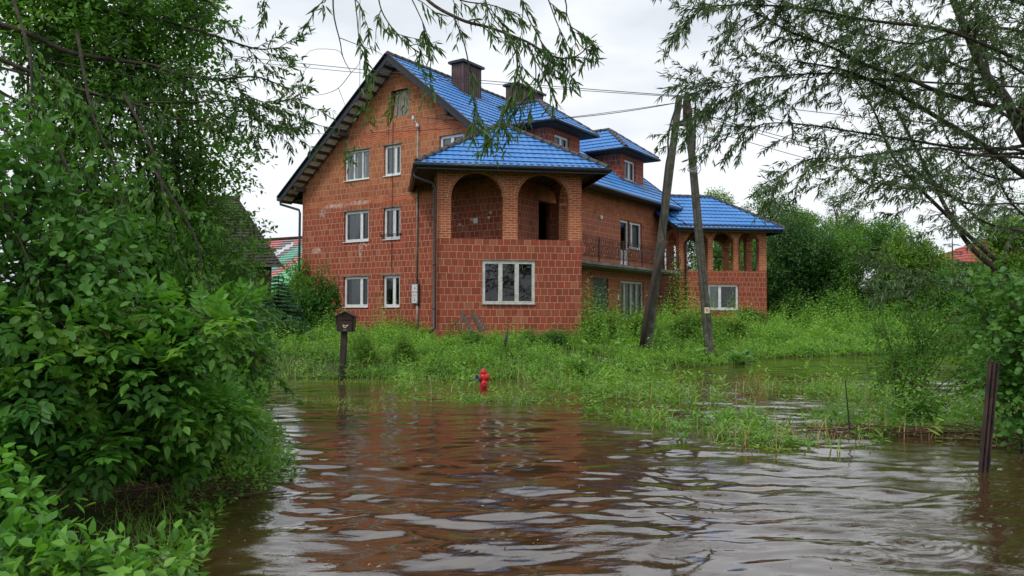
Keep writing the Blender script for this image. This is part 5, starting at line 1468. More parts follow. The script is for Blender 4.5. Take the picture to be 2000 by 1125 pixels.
# undergrowth belt under those trees
shrub('hedge_undergrowth', 'continuous undergrowth at the foot of the trees on the right', 'hedge', gnd((19, 42)),
      [((14.6 + i * 1.55 + .4 * math.sin(i * 2.1), 41.5 - i * .55 + math.sin(i) * .8, 1.35 + .35 * math.sin(i * 1.7)), (1.3, 1.1, 1.15 + .25 * math.sin(i * 3.1))) for i in range(13)],
      3400, 'tree', .15, .10, shape='dia', K=5, seg=.10, stems=26, stem_r=.03, inner=.3)

# spruces
def spruce(label, base, h, rad, n, leaf='spruce', name='spruce_tree', Ls=.05, layers=14, group=None, sparse=1.0):
    base = np.array(base); root = empty(name, tuple(base), label, 'tree', group)
    T = Tubes(); T.add(np.array([base - UP * .1, base + UP * h * .5, base + UP * h]), h * .018 + .01, .008, 7); T.build('trunk', MT['bark'], root)
    LV = Leaves(); T = Tubes(); P = []; Dd = []
    for k in range(layers):
        t = (k + .5) / layers; z = h * (.06 + .94 * t); R = rad * (1 - t) ** .85 + .05
        m = int((9 + 7 * (1 - t)) * sparse)
        for j in range(m):
            a = rng.random() * 6.283; rr = R * rng.uniform(.75, 1.1)
            o = base + UP * (z + rng.uniform(-.05, .05) * h / layers * 4); d = np.array([math.cos(a), math.sin(a), -.12])
            tip = o + d * rr + UP * .05 * rr; br = np.array([o, o + d * rr * .5 - UP * .04 * rr, tip]); T.add(br, .010 + .004 * h / 4, .003, 4)
            q = int(n * (R / rad) / (layers * 6)) + 6
            f = rng.random(q) ** .7; sd = np.cross(d, UP); s_ = (rng.random(q) - .5) * 2
            pp = o + d * (rr * f)[:, None] + sd * (s_ * rr * .32 * (1 - f * .6))[:, None] - UP * (abs(s_) * rr * .06)[:, None]
            P.append(pp); Dd.append(unit(d + sd * (s_ * .8)[:, None] + rand_dir(q) * .25))
    P = np.vstack(P); Dd = np.vstack(Dd); m = len(P)
    LV.add(P, Dd, unit(UP + rand_dir(m) * .4), Ls * 2.2 * rng.uniform(.6, 1.2, m), Ls * .5, 'thin', tint=np.clip(.45 + rng.normal(0, .22, m), 0, 1))
    LV.build('crown', GREEN[leaf], root); T.build('branch', MT['twig'], root)
    return root
spruce('young blue-green spruce between the barn and the brick gable', gnd((-7.553, 26.00, 0.825)), 2.0, 1.0, 15000, Ls=.06, layers=16)
spruce('thin dark larch left of the red-roofed house', gnd((29.642, 54.00, 1.690)), 6.8, 1.3, 900, leaf='treedk', name='larch_tree', Ls=.13, layers=12, sparse=.6)
# bushes near the house
def near_bush(lab, px_, Y, w, h, leaf, n, L, W, name='garden_bush', z=0.0, **kw):
    X = (px_ - 1000) / 1570 * Y; b = gnd((X, Y))
    bl = [((X + rng.uniform(-.5, .5) * w, Y + rng.uniform(-.3, .3) * w, b[2] + h * (.15 + .65 * rng.random())), (w * .42, w * .42, h * .30)) for _ in range(6)] + [((X, Y, b[2] + h * .62), (w * .34, w * .34, h * .42))]
    return shrub(name, lab, 'bush', b, bl, n, leaf, L, W, K=5, stems=10, stem_r=.012, inner=.25, **kw)
near_bush('upright dark green bush against the left corner of the brick gable', 620, 27.8, .95, 2.5, 'shrub', 1900, .085, .05)
near_bush('lighter shrub squeezed between the spruce and the brick gable', 585, 29.5, .85, 2.05, 'tree', 1100, .08, .05)
near_bush('tall leafy bush hiding the lower part of the patchwork-roofed hall', 566, 33, 1.6, 2.7, 'treelt', 1500, .11, .07)
near_bush('dark leafy bush against the barn wall under its eave', 462, 28.5, 1.5, 1.9, 'treedk', 1300, .10, .06)
near_bush('dark green shrub in front of the barn', 498, 25.5, 1.1, 1.3, 'shrub', 1200, .08, .05)
near_bush('dark tangled bush at the foot of the spruce', 530, 24.5, 1.3, .8, 'treedk', 1100, .08, .05)
near_bush('low bush left of the mailbox against the wall', 645, 27.0, .7, .9, 'shrub', 500, .07, .04)
near_bush('feathery young bush just right of the mailbox post', 716, 19.4, .55, .95, 'treelt', 1100, .05, .022)
near_bush('second feathery bush between mailbox and downpipe', 784, 19.6, .48, .75, 'treelt', 800, .05, .022)
near_bush('leafy bush below the grey door', 1165, 26.5, 1.0, 1.0, 'treelt', 1300, .075, .045)
near_bush('leafy bush under the balcony behind the pole', 1240, 27.5, 1.0, 1.1, 'treelt', 1000, .08, .05)
near_bush('rounded dark bush against the far pavilion wall', 1466, 35.2, .9, 1.15, 'shrub', 520, .09, .06)
near_bush('tall weedy bush between the pole legs', 1330, 27.0, 1.3, 1.1, 'treelt', 1300, .08, .05)
near_bush('weedy bush right of the pole', 1430, 30.0, 1.5, 1.0, 'treelt', 800, .085, .055)
near_bush('weedy bush in front of the near pavilion window', 1095, 22.8, .7, .55, 'shrub', 420, .06, .035)
near_bush('tangled brownish bush beside the leaning boards', 925, 22.2, .55, .55, 'tree', 420, .05, .028)
near_bush('fern-like clump in front of the near pavilion corner', 1030, 23.0, .55, .6, 'tree', 380, .05, .02)

def big_leaf(lab, px_, Y, h, n, L, W, name='burdock_plant', leaf='weed', tint=.6):
    X = (px_ - 1000) / 1570 * Y; b = np.array(gnd((X, Y))); root = empty(name, tuple(b), lab, 'plant', 'big-leaved plants in the meadow')
    LV = Leaves(); T = Tubes(); a = rng.random(n) * 6.283; r_ = rng.uniform(.05, .35, n) * h * 1.4
    P = b + np.stack([np.cos(a) * r_, np.sin(a) * r_, rng.uniform(.25, 1, n) * h], 1)
    d = unit(np.stack([np.cos(a), np.sin(a), rng.uniform(-.3, .6, n)], 1))
    LV.add(P, d, unit(UP + rand_dir(n) * .4), L * rng.uniform(.7, 1.2, n), W, 'round' if W > L * .45 else 'lance', tint=np.clip(tint + rng.normal(0, .15, n), 0, 1))
    for i in range(n): T.add(np.array([b, (b + P[i]) / 2 + d[i] * .03, P[i]]), .008, .004, 4)
    LV.build('leaf_blades', GREEN[leaf], root); T.build('stem', GREEN['weed'], root)
big_leaf('horseradish-like rosette of long upright leaves right of the hydrant', 1133, 18.6, .5, 44, .26, .07)
big_leaf('burdock with broad pale leaves below the right pole leg', 1448, 24.0, .42, 26, .28, .20, tint=.35)
big_leaf('broad-leaved burdock between the two pole legs', 1352, 23.6, .35, 18, .24, .17)
big_leaf('broad-leaved dock in front of the near pavilion', 1150, 22.2, .4, 20, .22, .15)
big_leaf('broad-leaved dock left of the leaning pole', 1215, 23.5, .45, 24, .24, .17)

# ------------------------------------------------------------ meadow: grass, weeds, water margin
def scatter(n, Y0, Y1, p=1.0, xlo=-.62, xhi=.70):
    t = rng.random(n); Y = (Y0 ** (1 - p) + t * (Y1 ** (1 - p) - Y0 ** (1 - p))) ** (1 / (1 - p)) if p != 1 else Y0 * (Y1 / Y0) ** t
    return Y * rng.uniform(xlo, xhi, n), Y
def in_house(X, Y):
    v = np.stack([X, Y], 1) - np.array([M0.x, M0.y]); a = v @ np.array([mA.x, mA.y]); b = v @ np.array([mB.x, mB.y])
    v2 = np.stack([X, Y], 1) - np.array([P0.x, P0.y]); a2 = v2 @ np.array([e1.x, e1.y]); b2 = v2 @ np.array([e2.x, e2.y])
    v3 = np.stack([X, Y], 1) - np.array([Q0.x, Q0.y]); a3 = v3 @ np.array([e1.x, e1.y]); b3 = v3 @ np.array([e2.x, e2.y])
    return ((a > 0) & (a < 10.4) & (b > 0) & (b < 12.9)) | ((a2 > -.05) & (a2 < 4.8) & (b2 > -.05) & (b2 < 4.8)) | ((a3 > 0) & (a3 < 4.3) & (b3 > 0) & (b3 < 4.3))
def blades(BL, X, Y, Z, h, w, bend, tint, seg=3):
    """curved tapering blades as quads; BL = [V list, F list, T list, count]"""
    n = len(X); a = rng.random(n) * 6.283; out = np.stack([np.cos(a), np.sin(a), np.zeros(n)], 1)
    sd = np.stack([-np.sin(a), np.cos(a), np.zeros(n)], 1); base = np.stack([X, Y, Z], 1)
    vs = []
    for k in range(seg + 1):
        t = k / seg
        c = base + UP * (h * (t - .25 * bend * t * t))[:, None] + out * (h * bend * t * t * .8)[:, None]
        ww = (w * (1 - t * .85))[:, None]
        vs += [c - sd * ww / 2, c + sd * ww / 2]
    V = np.stack(vs, 1).reshape(-1, 3); m = 2 * (seg + 1)
    f = np.array([[2 * k, 2 * k + 1, 2 * k + 3, 2 * k + 2] for k in range(seg)])
    F = (f[None] + (np.arange(n) * m)[:, None, None]).reshape(-1, 4) + BL[3]
    BL[0].append(V); BL[1].append(F); BL[2].append(np.repeat(tint, m)); BL[3] += n * m
def build_blades(BL, name, mat, label, cat):
    o = np_mesh(name, np.vstack(BL[0]), BL[1], mat, tint=np.concatenate(BL[2])); return tag(o, label, cat, kind='stuff')

G = [[], [], [], 0]
X, Y = scatter(70000, 15.5, 50, .2)
Z = gz(X, Y); dn = fbm(X, Y, 2.2, 61); ok = (Z > -.05) & ~in_house(X, Y) & (rng.random(len(X)) < .35 + dn)
X, Y, Z, dn = X[ok], Y[ok], Z[ok], dn[ok]
hh = rng.uniform(.12, .38, len(X)) * (.6 + .9 * fbm(X, Y, 3.1, 62)) * np.where(X < -1.5, .75, 1.15)
blades(G, X, Y, Z - .02, hh, rng.uniform(.008, .018, len(X)) * np.clip(Y / 20, 1, 2.2), rng.uniform(.1, 1.1, len(X)), np.clip(.35 + .5 * dn + rng.normal(0, .2, len(X)), 0, 1))
build_blades(G, 'meadow_grass', GREEN['grass'], 'long wet green grass of the meadow around the house', 'grass')

WL = Leaves()
def weeds(X, Y, Z, H, K, L, W, tint, shape='lance'):
    n = len(X)
    for k in range(K):
        t = (k + 1) / K; a = rng.random(n) * 6.283 + k * 2.4
        o = np.stack([np.cos(a), np.sin(a), np.zeros(n)], 1)
        P = np.stack([X, Y, Z], 1) + UP * (H * t)[:, None] + o * (.02 + .05 * (1 - t))
        WL.add(P, unit(o + UP * rng.uniform(-.1, .9, n)[:, None]), unit(UP + o * .2 + rand_dir(n) * .35), L * rng.uniform(.6, 1.15, n) * (1.05 - .35 * t), W * (1.05 - .35 * t), shape,
               tint=np.clip(tint + .35 * (t - .5) + rng.normal(0, .13, n), 0, 1))
X, Y = scatter(52000, 16, 48, .15)
Z = gz(X, Y); dn = fbm(X, Y, 1.9, 71)
ok = (Z > -.02) & ~in_house(X, Y) & (dn > np.where(X < -1, .42, .28)); X, Y, Z, dn = X[ok], Y[ok], Z[ok], dn[ok]
near = np.clip((Z - .25) / .5, 0, 1)
H = rng.uniform(.08, .26, len(X)) + near * np.where(X > 1.2, 1.0, .30) * (dn * 2.2 - .5).clip(0)
H = H * np.where((X < 2.2) & (X > -3) & (Y > 22), .65, 1.0)
ck = fbm(X, Y, .8, 75); H = H * (.35 + 1.9 * ((ck - .3) / .4).clip(0, 1.2) ** 1.6)
s = np.clip(Y / 22, .85, 1.5)
weeds(X, Y, Z, H, 9, .095 * s, .048 * s, .85 * fbm(X, Y, 1.4, 72) + .9 * (ck - .5) + .12 + .15 * (X > 3))
X, Y = scatter(2600, 17.5, 44, .2)          # taller ragged plants standing above the rest
Z = gz(X, Y); ck = fbm(X, Y, 1.7, 76)
ok = (Z > .0) & ~in_house(X, Y) & ~((X < 2.2) & (X > -3) & (Y > 23.5)) & (ck > .5); X, Y, Z = X[ok], Y[ok], Z[ok]
weeds(X, Y, Z, rng.uniform(.35, .85, len(X)) * np.where(X < 0, .65, 1.15), 15, .15 * np.clip(Y / 22, .85, 1.4), .05 * np.clip(Y / 22, .85, 1.4), rng.uniform(.1, .85, len(X)))
tag(WL.build('meadow_weeds', GREEN['weed']), 'leafy green weeds growing thickly over the meadow', 'weeds', kind='stuff')

# margin: emergent weeds, dry stalks and floating leaves
def yn(X): return np.interp(X, [-6, -2.7, -1.3, 0, .8, 1.35, 1.86, 2.2, 2.65, 3.2, 3.7, 4.2, 4.67, 5.2, 6, 9], [17.2, 15.6, 14.0, 13.4, 12.3, 10.9, 9.9, 9.2, 8.5, 8.7, 8.8, 9.5, 9.7, 9.1, 9.2, 11])
def yf(X): return np.interp(X, [-6, 2.2, 3.7, 4.6, 5.5, 7, 9], [18, 18.4, 18.6, 17.6, 16.6, 15.2, 14])
def margin(n, thr, seed, p=.9, edge=.0):
    t = rng.random(n); Y = 8.2 * (20 / 8.2) ** t; X = rng.uniform(-5, 9, n)
    dn = fbm(X, Y, 1.3, seed); near = (Y - yn(X)); ok = (near > edge + (fbm(X, Y, .8, seed + 40) - .5) * 3.2 - .2) & (Y < yf(X) + .6) & (dn > thr) & (abs(X) < Y * .72)
    clear = ((X + .75) ** 2 / 1.4 + (Y - 16.2) ** 2 / 3.4 < 1) & (rng.random(n) < .85)    # open water round the hydrant
    clear2 = ((X + 3.4) ** 2 / 1.2 + (Y - 16.3) ** 2 / 2.2 < 1)
    ok &= ~clear & ~clear2
    pool = (fbm(X, Y, 2.1, 99) < .45) | (((X - 4.6) / 1.6) ** 2 + ((Y - 18.6) / 1.5) ** 2 < 1)       # open pools between the clumps
    ok &= ~pool | (rng.random(n) < .16)
    ok &= ~((abs(X + .53) < .26) & (Y > 14.2) & (Y < 16.2))
    return X[ok], Y[ok], dn[ok]
G = [[], [], [], 0]
X, Y, dn = margin(17000, .565, 81)
blades(G, X, Y, np.full(len(X), -.03), rng.uniform(.08, .42, len(X)) * (.3 + dn), rng.uniform(.007, .020, len(X)), rng.uniform(.2, 1.8, len(X)), np.clip(.3 + .5 * dn + rng.normal(0, .2, len(X)), 0, 1))
build_blades(G, 'flooded_grass', GREEN['grass'], 'green grass blades standing out of the flood water', 'grass')
G = [[], [], [], 0]
X, Y, dn = margin(14000, .52, 82)
blades(G, X, Y, np.full(len(X), -.03), rng.uniform(.1, .5, len(X)) * (.4 + dn * .8), rng.uniform(.006, .014, len(X)), rng.uniform(.0, 2.0, len(X)), rng.random(len(X)))
build_blades(G, 'dry_stalks', GREEN['dry'], 'dry yellow stalks standing in the flood water', 'dry stalks')
WL = Leaves()
X, Y, dn = margin(8000, .50, 83)
weeds(X, Y, np.full(len(X), -.02), rng.uniform(.04, .60, len(X)) * (dn * 3.4 - 1.5).clip(.12), 9, .12, .036, .10 + .8 * dn)
X, Y, dn = margin(800, .50, 86)               # single tall plants in the water
weeds(X, Y, np.full(len(X), -.02), rng.uniform(.25, .75, len(X)), 18, .16, .042, rng.uniform(.2, .9, len(X)))
X, Y, dn = margin(34000, .47, 84, edge=-.2)          # flat floating leaves
n = len(X)
WL.add(np.stack([X, Y, np.full(n, .012)], 1), unit(np.stack([rng.normal(size=n), rng.normal(size=n), rng.normal(size=n) * .15], 1)), unit(UP + rand_dir(n) * .25), rng.uniform(.03, .08, n), .025, 'lance', tint=np.clip(rng.normal(.62, .3, n), 0, 1))
tag(WL.build('flooded_weeds', GREEN['weed']), 'green weeds and floating leaves in the shallow flood water', 'weeds', kind='stuff')

# loose drift on the left bank
WL = Leaves()
n = 2600; t = rng.random(n); Yl = 4.0 + 13 * t ** 1.3; Xl = np.interp(Yl, [1, 4.5, 6, 7.2, 10, 13, 15.4, 17], [-1.1, -1.9, -2.3, -2.05, -3.0, -4.4, -5.4, -6.0]) - abs(rng.normal(0, .30, n)) + .18
WL.add(np.stack([Xl, Yl, np.maximum(gz(Xl, Yl), 0) + .02], 1), unit(np.stack([rng.normal(size=n), rng.normal(size=n), abs(rng.normal(size=n)) * .4], 1)), unit(UP + rand_dir(n) * .4), rng.uniform(.03, .10, n), .03, 'lance', tint=np.clip(rng.normal(.45, .25, n), 0, 1))
tag(WL.build('bank_leaves', GREEN['weed']), 'loose green leaves and weeds lying along the left waterline', 'leaves', kind='stuff')
WL = Leaves(); n = 900
Y = 4.6 * (16 / 4.6) ** rng.random(n); X = rng.uniform(-.38, .62, n) * Y; ck = fbm(X, Y, .9, 95); ok = (ck > .52) & (gz(X, Y) < -.02); X, Y = X[ok], Y[ok]; n = len(X)
WL.add(np.stack([X, Y, np.full(n, .014)], 1), unit(np.stack([rng.normal(size=n), rng.normal(size=n), rng.normal(size=n) * .2], 1)), unit(UP + rand_dir(n) * .3), rng.uniform(.008, .040, n), .010, 'lance', tint=rng.random(n))
tag(WL.build('floating_bits', GREEN['dry']), 'tiny bits of straw and leaf floating on the open water', 'debris', kind='stuff')
G = [[], [], [], 0]
n = 2600; t = rng.random(n); Yl = 4.2 + 13 * t; Xl = np.interp(Yl, [1, 4.5, 6, 7.2, 10, 13, 15.4, 17], [-1.1, -1.9, -2.5, -2.2, -3.1, -4.5, -5.5, -6.1]) - abs(rng.normal(0, .4, n)) + .1
blades(G, Xl, Yl, gz(Xl, Yl).clip(-.02) - .02, rng.uniform(.08, .30, n), rng.uniform(.005, .011, n), rng.uniform(.2, 1.4, n), rng.random(n))
build_blades(G, 'bank_grass', GREEN['grass'], 'thin grass fringing the bank under the elders', 'grass')
G = [[], [], [], 0]
for (cx, cy, sx, n) in (((-3.254, 19.00, 0.399)[0], 17.2, .9, 500), ((-2.961, 13.00, -0.012)[0], 13.4, .45, 260), ((-2.276, 12.00, -0.050)[0], 12.4, .3, 160)):
    X = rng.normal(cx, sx, n); Y = rng.normal(cy, .25, n)
    blades(G, X, Y, np.full(n, -.02), rng.uniform(.03, .12, n), rng.uniform(.006, .014, n), rng.uniform(.8, 2.2, n), rng.uniform(.3, 1, n))
build_blades(G, 'drifting_grass', GREEN['grass'], 'small rafts of grass drifting on the water by the mailbox', 'grass')

def sticks(name, label, pts, n, L0, L1, r0, zlo, mat, seed, ang, sp):
    r = np.random.default_rng(seed); T = Tubes()
    for _ in range(n):
        t = r.random(); k = t * (len(pts) - 1); i = int(min(k, len(pts) - 2)); c = np.array(pts[i]) + (np.array(pts[i + 1]) - np.array(pts[i])) * (k - i) + r.normal(size=3) * np.array([sp, sp, .02])
        c[2] = max(zlo, .0) + abs(r.normal()) * .035 + max(0, float(gz(c[0], c[1])))
        a = r.normal(ang, .55); L = r.uniform(L0, L1); d = np.array([math.cos(a), math.sin(a), r.normal(0, .10)]); T.add(curve(c - d * L / 2, c + d * L / 2, .04, 6, r), r0 * r.uniform(.5, 1.3), r0 * .35, 5)
    return tag(T.build(name, mat), label, 'driftwood', kind='stuff')
sticks('drift_sticks', 'mat of reddish-brown drift sticks caught along the left bank', [(-3.048, 5.90, -0.036), (-2.845, 6.10, 0.010), (-2.664, 6.40, 0.041), (-2.219, 6.40, 0.023)], 80, .2, 1.0, .008, .01, MT['stick'], 4, .25, .20)
sticks('drift_reeds', 'mat of dry reeds and sticks caught behind the rusty post', [(3.732, 9.80, 0.029), (4.522, 9.90, -0.014), (5.159, 9.80, -0.058), (5.959, 9.40, -0.052)], 60, .25, 1.2, .008, .01, MT['stick'], 5, .05, .10)
sticks('drift_straw', 'pale dry straw lying on the drift by the right bank', [(3.935, 10.00, 0.064), (4.854, 10.20, 0.007), (5.480, 9.60, 0.034), (5.961, 9.40, 0.066)], 70, .15, .7, .006, .02, MT['straw'], 6, .3, .2)
def branch(label, pts, r0, r1, mat='stick'):
    T = Tubes(); T.add(smooth_line(pts, 18), r0, r1, 7)
    me = np.vstack(T.V); base = me.mean(0)
    o = np_mesh('fallen_branch', me, T.F, MT[mat], loc=tuple(base), smooth=True)
    return tag(o, label, 'branch', 'fallen branches')
branch('brown branch floating out from the left bank with a forked end', [(-2.842, 6.35, -0.008), (-2.401, 6.35, -0.007), (-2.114, 6.45, 0.008), (-1.802, 6.50, 0.022)], .014, .006)
branch('short broken orange-brown stick below the drooping burdock leaf', [(-2.978, 5.80, -0.054), (-2.868, 5.80, -0.036)], .014, .012)
branch('arched bare brown twig at the left edge above the water', [(-3.160, 4.90, 0.613), (-3.036, 4.90, 0.614), (-2.941, 4.90, 0.522), (-2.901, 4.90, 0.399), (-2.866, 4.90, 0.230)], .009, .006)
branch('pale curved root reaching the rusty post from the right', [(5.785, 8.60, 0.402), (5.517, 8.70, 0.142), (5.412, 8.80, 0.054), (5.219, 8.90, 0.015)], .018, .010, 'straw')
branch('thin black upright stalk standing in the water at the right', [(3.937, 9.40, 0.118), (3.916, 9.40, 0.355), (3.889, 9.40, 0.700)], .010, .006, 'wire')
branch('dark drift log behind the rusty post', [(3.816, 9.70, 0.014), (4.519, 9.50, -0.026), (5.189, 9.30, -0.051), (5.948, 9.20, -0.078)], .022, .016)

# ------------------------------------------------------------ concrete A-frame utility pole
pole = empty('utility_pole', (5.069, 24.50, 0.563), 'tall grey concrete A-frame utility pole with tangled cables in front of the house', 'utility pole')
yv = Vector((0, 1, 0))
def leg(p, q, w0, w1, nm, holes=True):
    p, q = Vector(p), Vector(q); mb = MB(); d = (q - p); n = 1
    sx = Vector((0, 1, 0)).cross(d).normalized(); sy = d.cross(sx).normalized()
    def ring(c, w):
        f = w * .30; return [c + sx * a + sy * b for a, b in ((-w / 2, -w * .42), (w / 2, -w * .42), (w / 2, -w * .14), (w * .36, 0), (w / 2, w * .14), (w / 2, w * .42), (-w / 2, w * .42), (-w / 2, w * .14), (-w * .36, 0), (-w / 2, -w * .14))]
    a, b = ring(p, w0), ring(q, w1)
    for i in range(10):
        j = (i + 1) % 10; mb.poly([a[i], a[j], b[j], b[i]])
    mb.poly(list(reversed(a))); mb.poly(b)
    o = mb.build(nm, MT['poleconc'], pole)
    for t in np.arange(.12, .98, .055):
        hb = MB()
        c = p + d * float(t); w = w0 + (w1 - w0) * t
        if sy.y > 0: f = -sy
        else: f = sy
        hb.lathe(c + f * (w * .42 - .004), [(.016, 0), (.016, .006)], axis=f, n=8)
        hb.build('bolt_hole', MT['black'], o)  # black disc painting the shade inside a hole
    return o
leg((4.103, 24.50, 0.280), (5.124, 24.50, 8.182), .25, .185, 'leg')
leg((6.018, 24.50, 0.287), (5.388, 24.70, 8.238), .25, .185, 'leg')
mb = MB(); mb.bar((5.089, 24.42, 7.307), (5.387, 24.42, 7.308), .16, .14); mb.build('cross_brace', MT['rust'], pole)
mb = MB(); mb.bar((5.271, 24.45, 8.027), (5.268, 24.45, 7.394), .09); mb.build('top_bracket', MT['rust'], pole)
for (c, r) in (((5.363, 24.30, 8.081), .05), ((5.394, 24.30, 7.987), .045), ((5.440, 24.30, 7.625), .05), ((5.331, 24.30, 7.609), .05), ((5.488, 24.30, 8.003), .04)):
    mb = MB(); mb.lathe(c, [(r * .6, -.06), (r, -.03), (r * .7, 0), (r, .03), (r * .6, .06)], n=12); mb.build('insulator', MT['porcelain'], pole)
mb = MB()
mb.tube([(3.914, 24.20, 0.509), (4.039, 24.20, 1.370), (4.328, 24.25, 2.762), (4.640, 24.25, 3.693)], .085, 10); mb.build('cable_guard_pipe', MT['mailpost'], pole)
T = Tubes()
T.add(smooth_line([(4.630, 24.20, 3.689), (4.509, 24.20, 4.463), (4.636, 24.20, 5.864), (4.715, 24.20, 6.332), (4.706, 24.15, 6.789), (4.806, 24.10, 7.323), (4.978, 24.10, 7.791), (5.165, 24.10, 8.042), (5.320, 24.10, 8.120), (5.505, 24.10, 7.980), (5.519, 24.10, 7.637), (5.501, 24.10, 7.092), (5.510, 24.15, 6.480), (5.400, 24.15, 6.013)], 60), .028, .028, 7)
T.add(smooth_line([(5.462, 24.15, 5.857), (5.591, 24.20, 4.312), (5.768, 24.20, 2.301), (5.946, 24.20, 0.685)], 20), .012, .012, 5)
T.build('thick_cable', MT['wire'], pole)
r_ = np.random.default_rng(5)
for mt, paths in (('wire', ([(5.402, 24.00, 7.068), (5.601, 24.00, 6.883), (5.646, 24.00, 6.635), (5.491, 24.00, 6.418), (5.460, 24.00, 6.139), (5.643, 24.00, 5.955), (5.612, 24.00, 5.738), (5.396, 24.00, 5.598)],
                           [(5.575, 24.00, 8.000), (5.698, 24.00, 8.032), (5.620, 24.00, 7.845), (5.404, 24.00, 7.751), (5.387, 24.00, 7.223), (5.525, 24.00, 7.069), (5.401, 24.00, 6.913)],
                           [(5.867, 24.00, 7.846), (5.881, 24.00, 7.535), (5.802, 24.00, 7.147), (5.678, 24.00, 6.883), (5.524, 24.00, 6.790)],
                           [(5.043, 24.20, 7.176), (5.073, 24.20, 6.926), (5.228, 24.20, 6.771), (5.337, 24.20, 6.802)],
                           [(5.136, 24.20, 7.114), (5.228, 24.20, 6.802), (5.320, 24.20, 6.334), (5.388, 24.10, 5.693)],
                           [(5.358, 24.00, 7.766), (5.418, 24.00, 7.223), (5.462, 24.00, 6.836), (5.370, 24.00, 6.758)],
                           [(5.695, 24.00, 7.224), (5.849, 24.00, 7.365), (5.771, 24.00, 6.946), (5.723, 24.00, 6.543), (5.799, 24.00, 6.326), (5.737, 24.00, 6.202), (5.552, 24.00, 6.047), (5.397, 24.00, 5.830)])),
                  ('greywire', ([(5.305, 24.00, 5.891), (5.259, 24.00, 5.799), (5.397, 24.00, 5.768), (5.535, 24.00, 5.830), (5.551, 24.00, 5.923), (5.397, 24.00, 5.830), (5.274, 24.00, 5.891), (5.367, 24.00, 6.046)],
                               [(5.274, 24.00, 5.860), (5.366, 24.00, 5.784), (5.566, 24.00, 5.831), (5.675, 24.00, 6.109), (5.614, 24.00, 6.357), (5.554, 24.00, 6.666), (5.647, 24.00, 6.883), (5.556, 24.00, 7.069)],
                               [(5.259, 24.00, 5.845), (5.289, 24.00, 5.752), (5.458, 24.00, 5.738), (5.551, 24.00, 5.784), (5.489, 24.00, 5.877)]))):
    T = Tubes()
    for pth in paths: T.add(smooth_line(pth, 40), .010, .010, 5)
    T.build('slack_wire', MT[mt], pole)
mb = MB(); mb.box(Vector((5.861, 24.15, 1.592)), Vector((.075, 0, 0)), Vector((0, .005, 0)), Vector((0, 0, .085))); pt = mb.build('number_plate', MT['cream'], pole)
mb = MB()
for dx, dz in ((-.03, .02), (0, .035), (.025, .01), (-.01, -.02), (.03, -.03)): mb.box(Vector((5.858, 24.14, 1.592)) + Vector((dx, -.004, dz)), Vector((.008, 0, 0)), Vector((0, .001, 0)), Vector((0, 0, .02)))
mb.build('plate_print', MT['ink'], pt)

def wire(label, p, q, sag, r=.011, n=30):
    p, q = np.array(p, float), np.array(q, float); t = np.linspace(0, 1, n)[:, None]
    pts = p + (q - p) * t - UP * sag * 4 * t * (1 - t); T = Tubes(); T.add(pts, r, r, 5)
    c = pts.mean(0); o = np_mesh('overhead_wire', np.vstack(T.V), T.F, MT['wire'], loc=tuple(c), smooth=True)
    return tag(o, label, 'wire', 'overhead wires')
wire('upper twin wire from the pole towards the upper left, in front of the gable peak', (5.307, 24.40, 8.140), (-27.888, 36.00, 15.120), .35, .012)
wire('lower of the twin wires running from the pole to the upper left', (5.370, 24.40, 8.108), (-27.884, 36.00, 14.980), .42, .010)
wire('thin wire from the pole past the gable above the top windows', (5.087, 24.40, 7.949), (-30.897, 40.00, 13.517), 1.9, .009)
wire('service wire from the pole to the insulator on the brick gable', (5.072, 24.40, 7.949), tuple(Mp(6.20, -.2, 8.76)), .35, .012)
for i, (a, b, lab) in enumerate((((1352,183), (2300,280), 'topmost wire leaving the pole to the right through the willow'), ((1358,196), (2300,330), 'second wire from the top leaving the pole to the right'),
                     ((1356,219), (2300,400), 'third wire leaving the pole to the right'), ((1356,223), (2300,425), 'lowest of the pair of wires below the upper insulator on the right'))):
    A = {0: (5.307, 24.40, 8.171), 1: (5.472, 24.30, 8.003), 2: (5.471, 24.30, 7.641), 3: (5.440, 24.30, 7.594)}[i]
    Bq = {0: (24.991, 30.00, 8.307), 1: (24.947, 30.00, 6.412), 2: (24.915, 30.00, 5.063), 3: (24.905, 30.00, 4.640)}[i]
    wire(lab, A, Bq, .3, .011)
wt = wire('low wire with a pale name tag leaving the pole to the right', (5.486, 24.10, 7.154), (24.897, 30.00, 4.295), .3, .010)
mb = MB(); mb.box(Vector((6.021, 24.20, 7.102)), Vector((.125, 0, -.008)), Vector((0, .006, 0)), Vector((0, 0, .048))); tg = mb.build('wire_tag', MT['cream'], wt)
mb = MB()
for dx in (-.085, -.055, -.025, .01, .04, .08): mb.box(Vector((6.018, 24.19, 7.099)) + Vector((dx, -.006, -dx * .06)), Vector((.009, 0, 0)), Vector((0, .001, 0)), Vector((0, 0, .024)))
mb.build('tag_print', MT['ink'], wt)

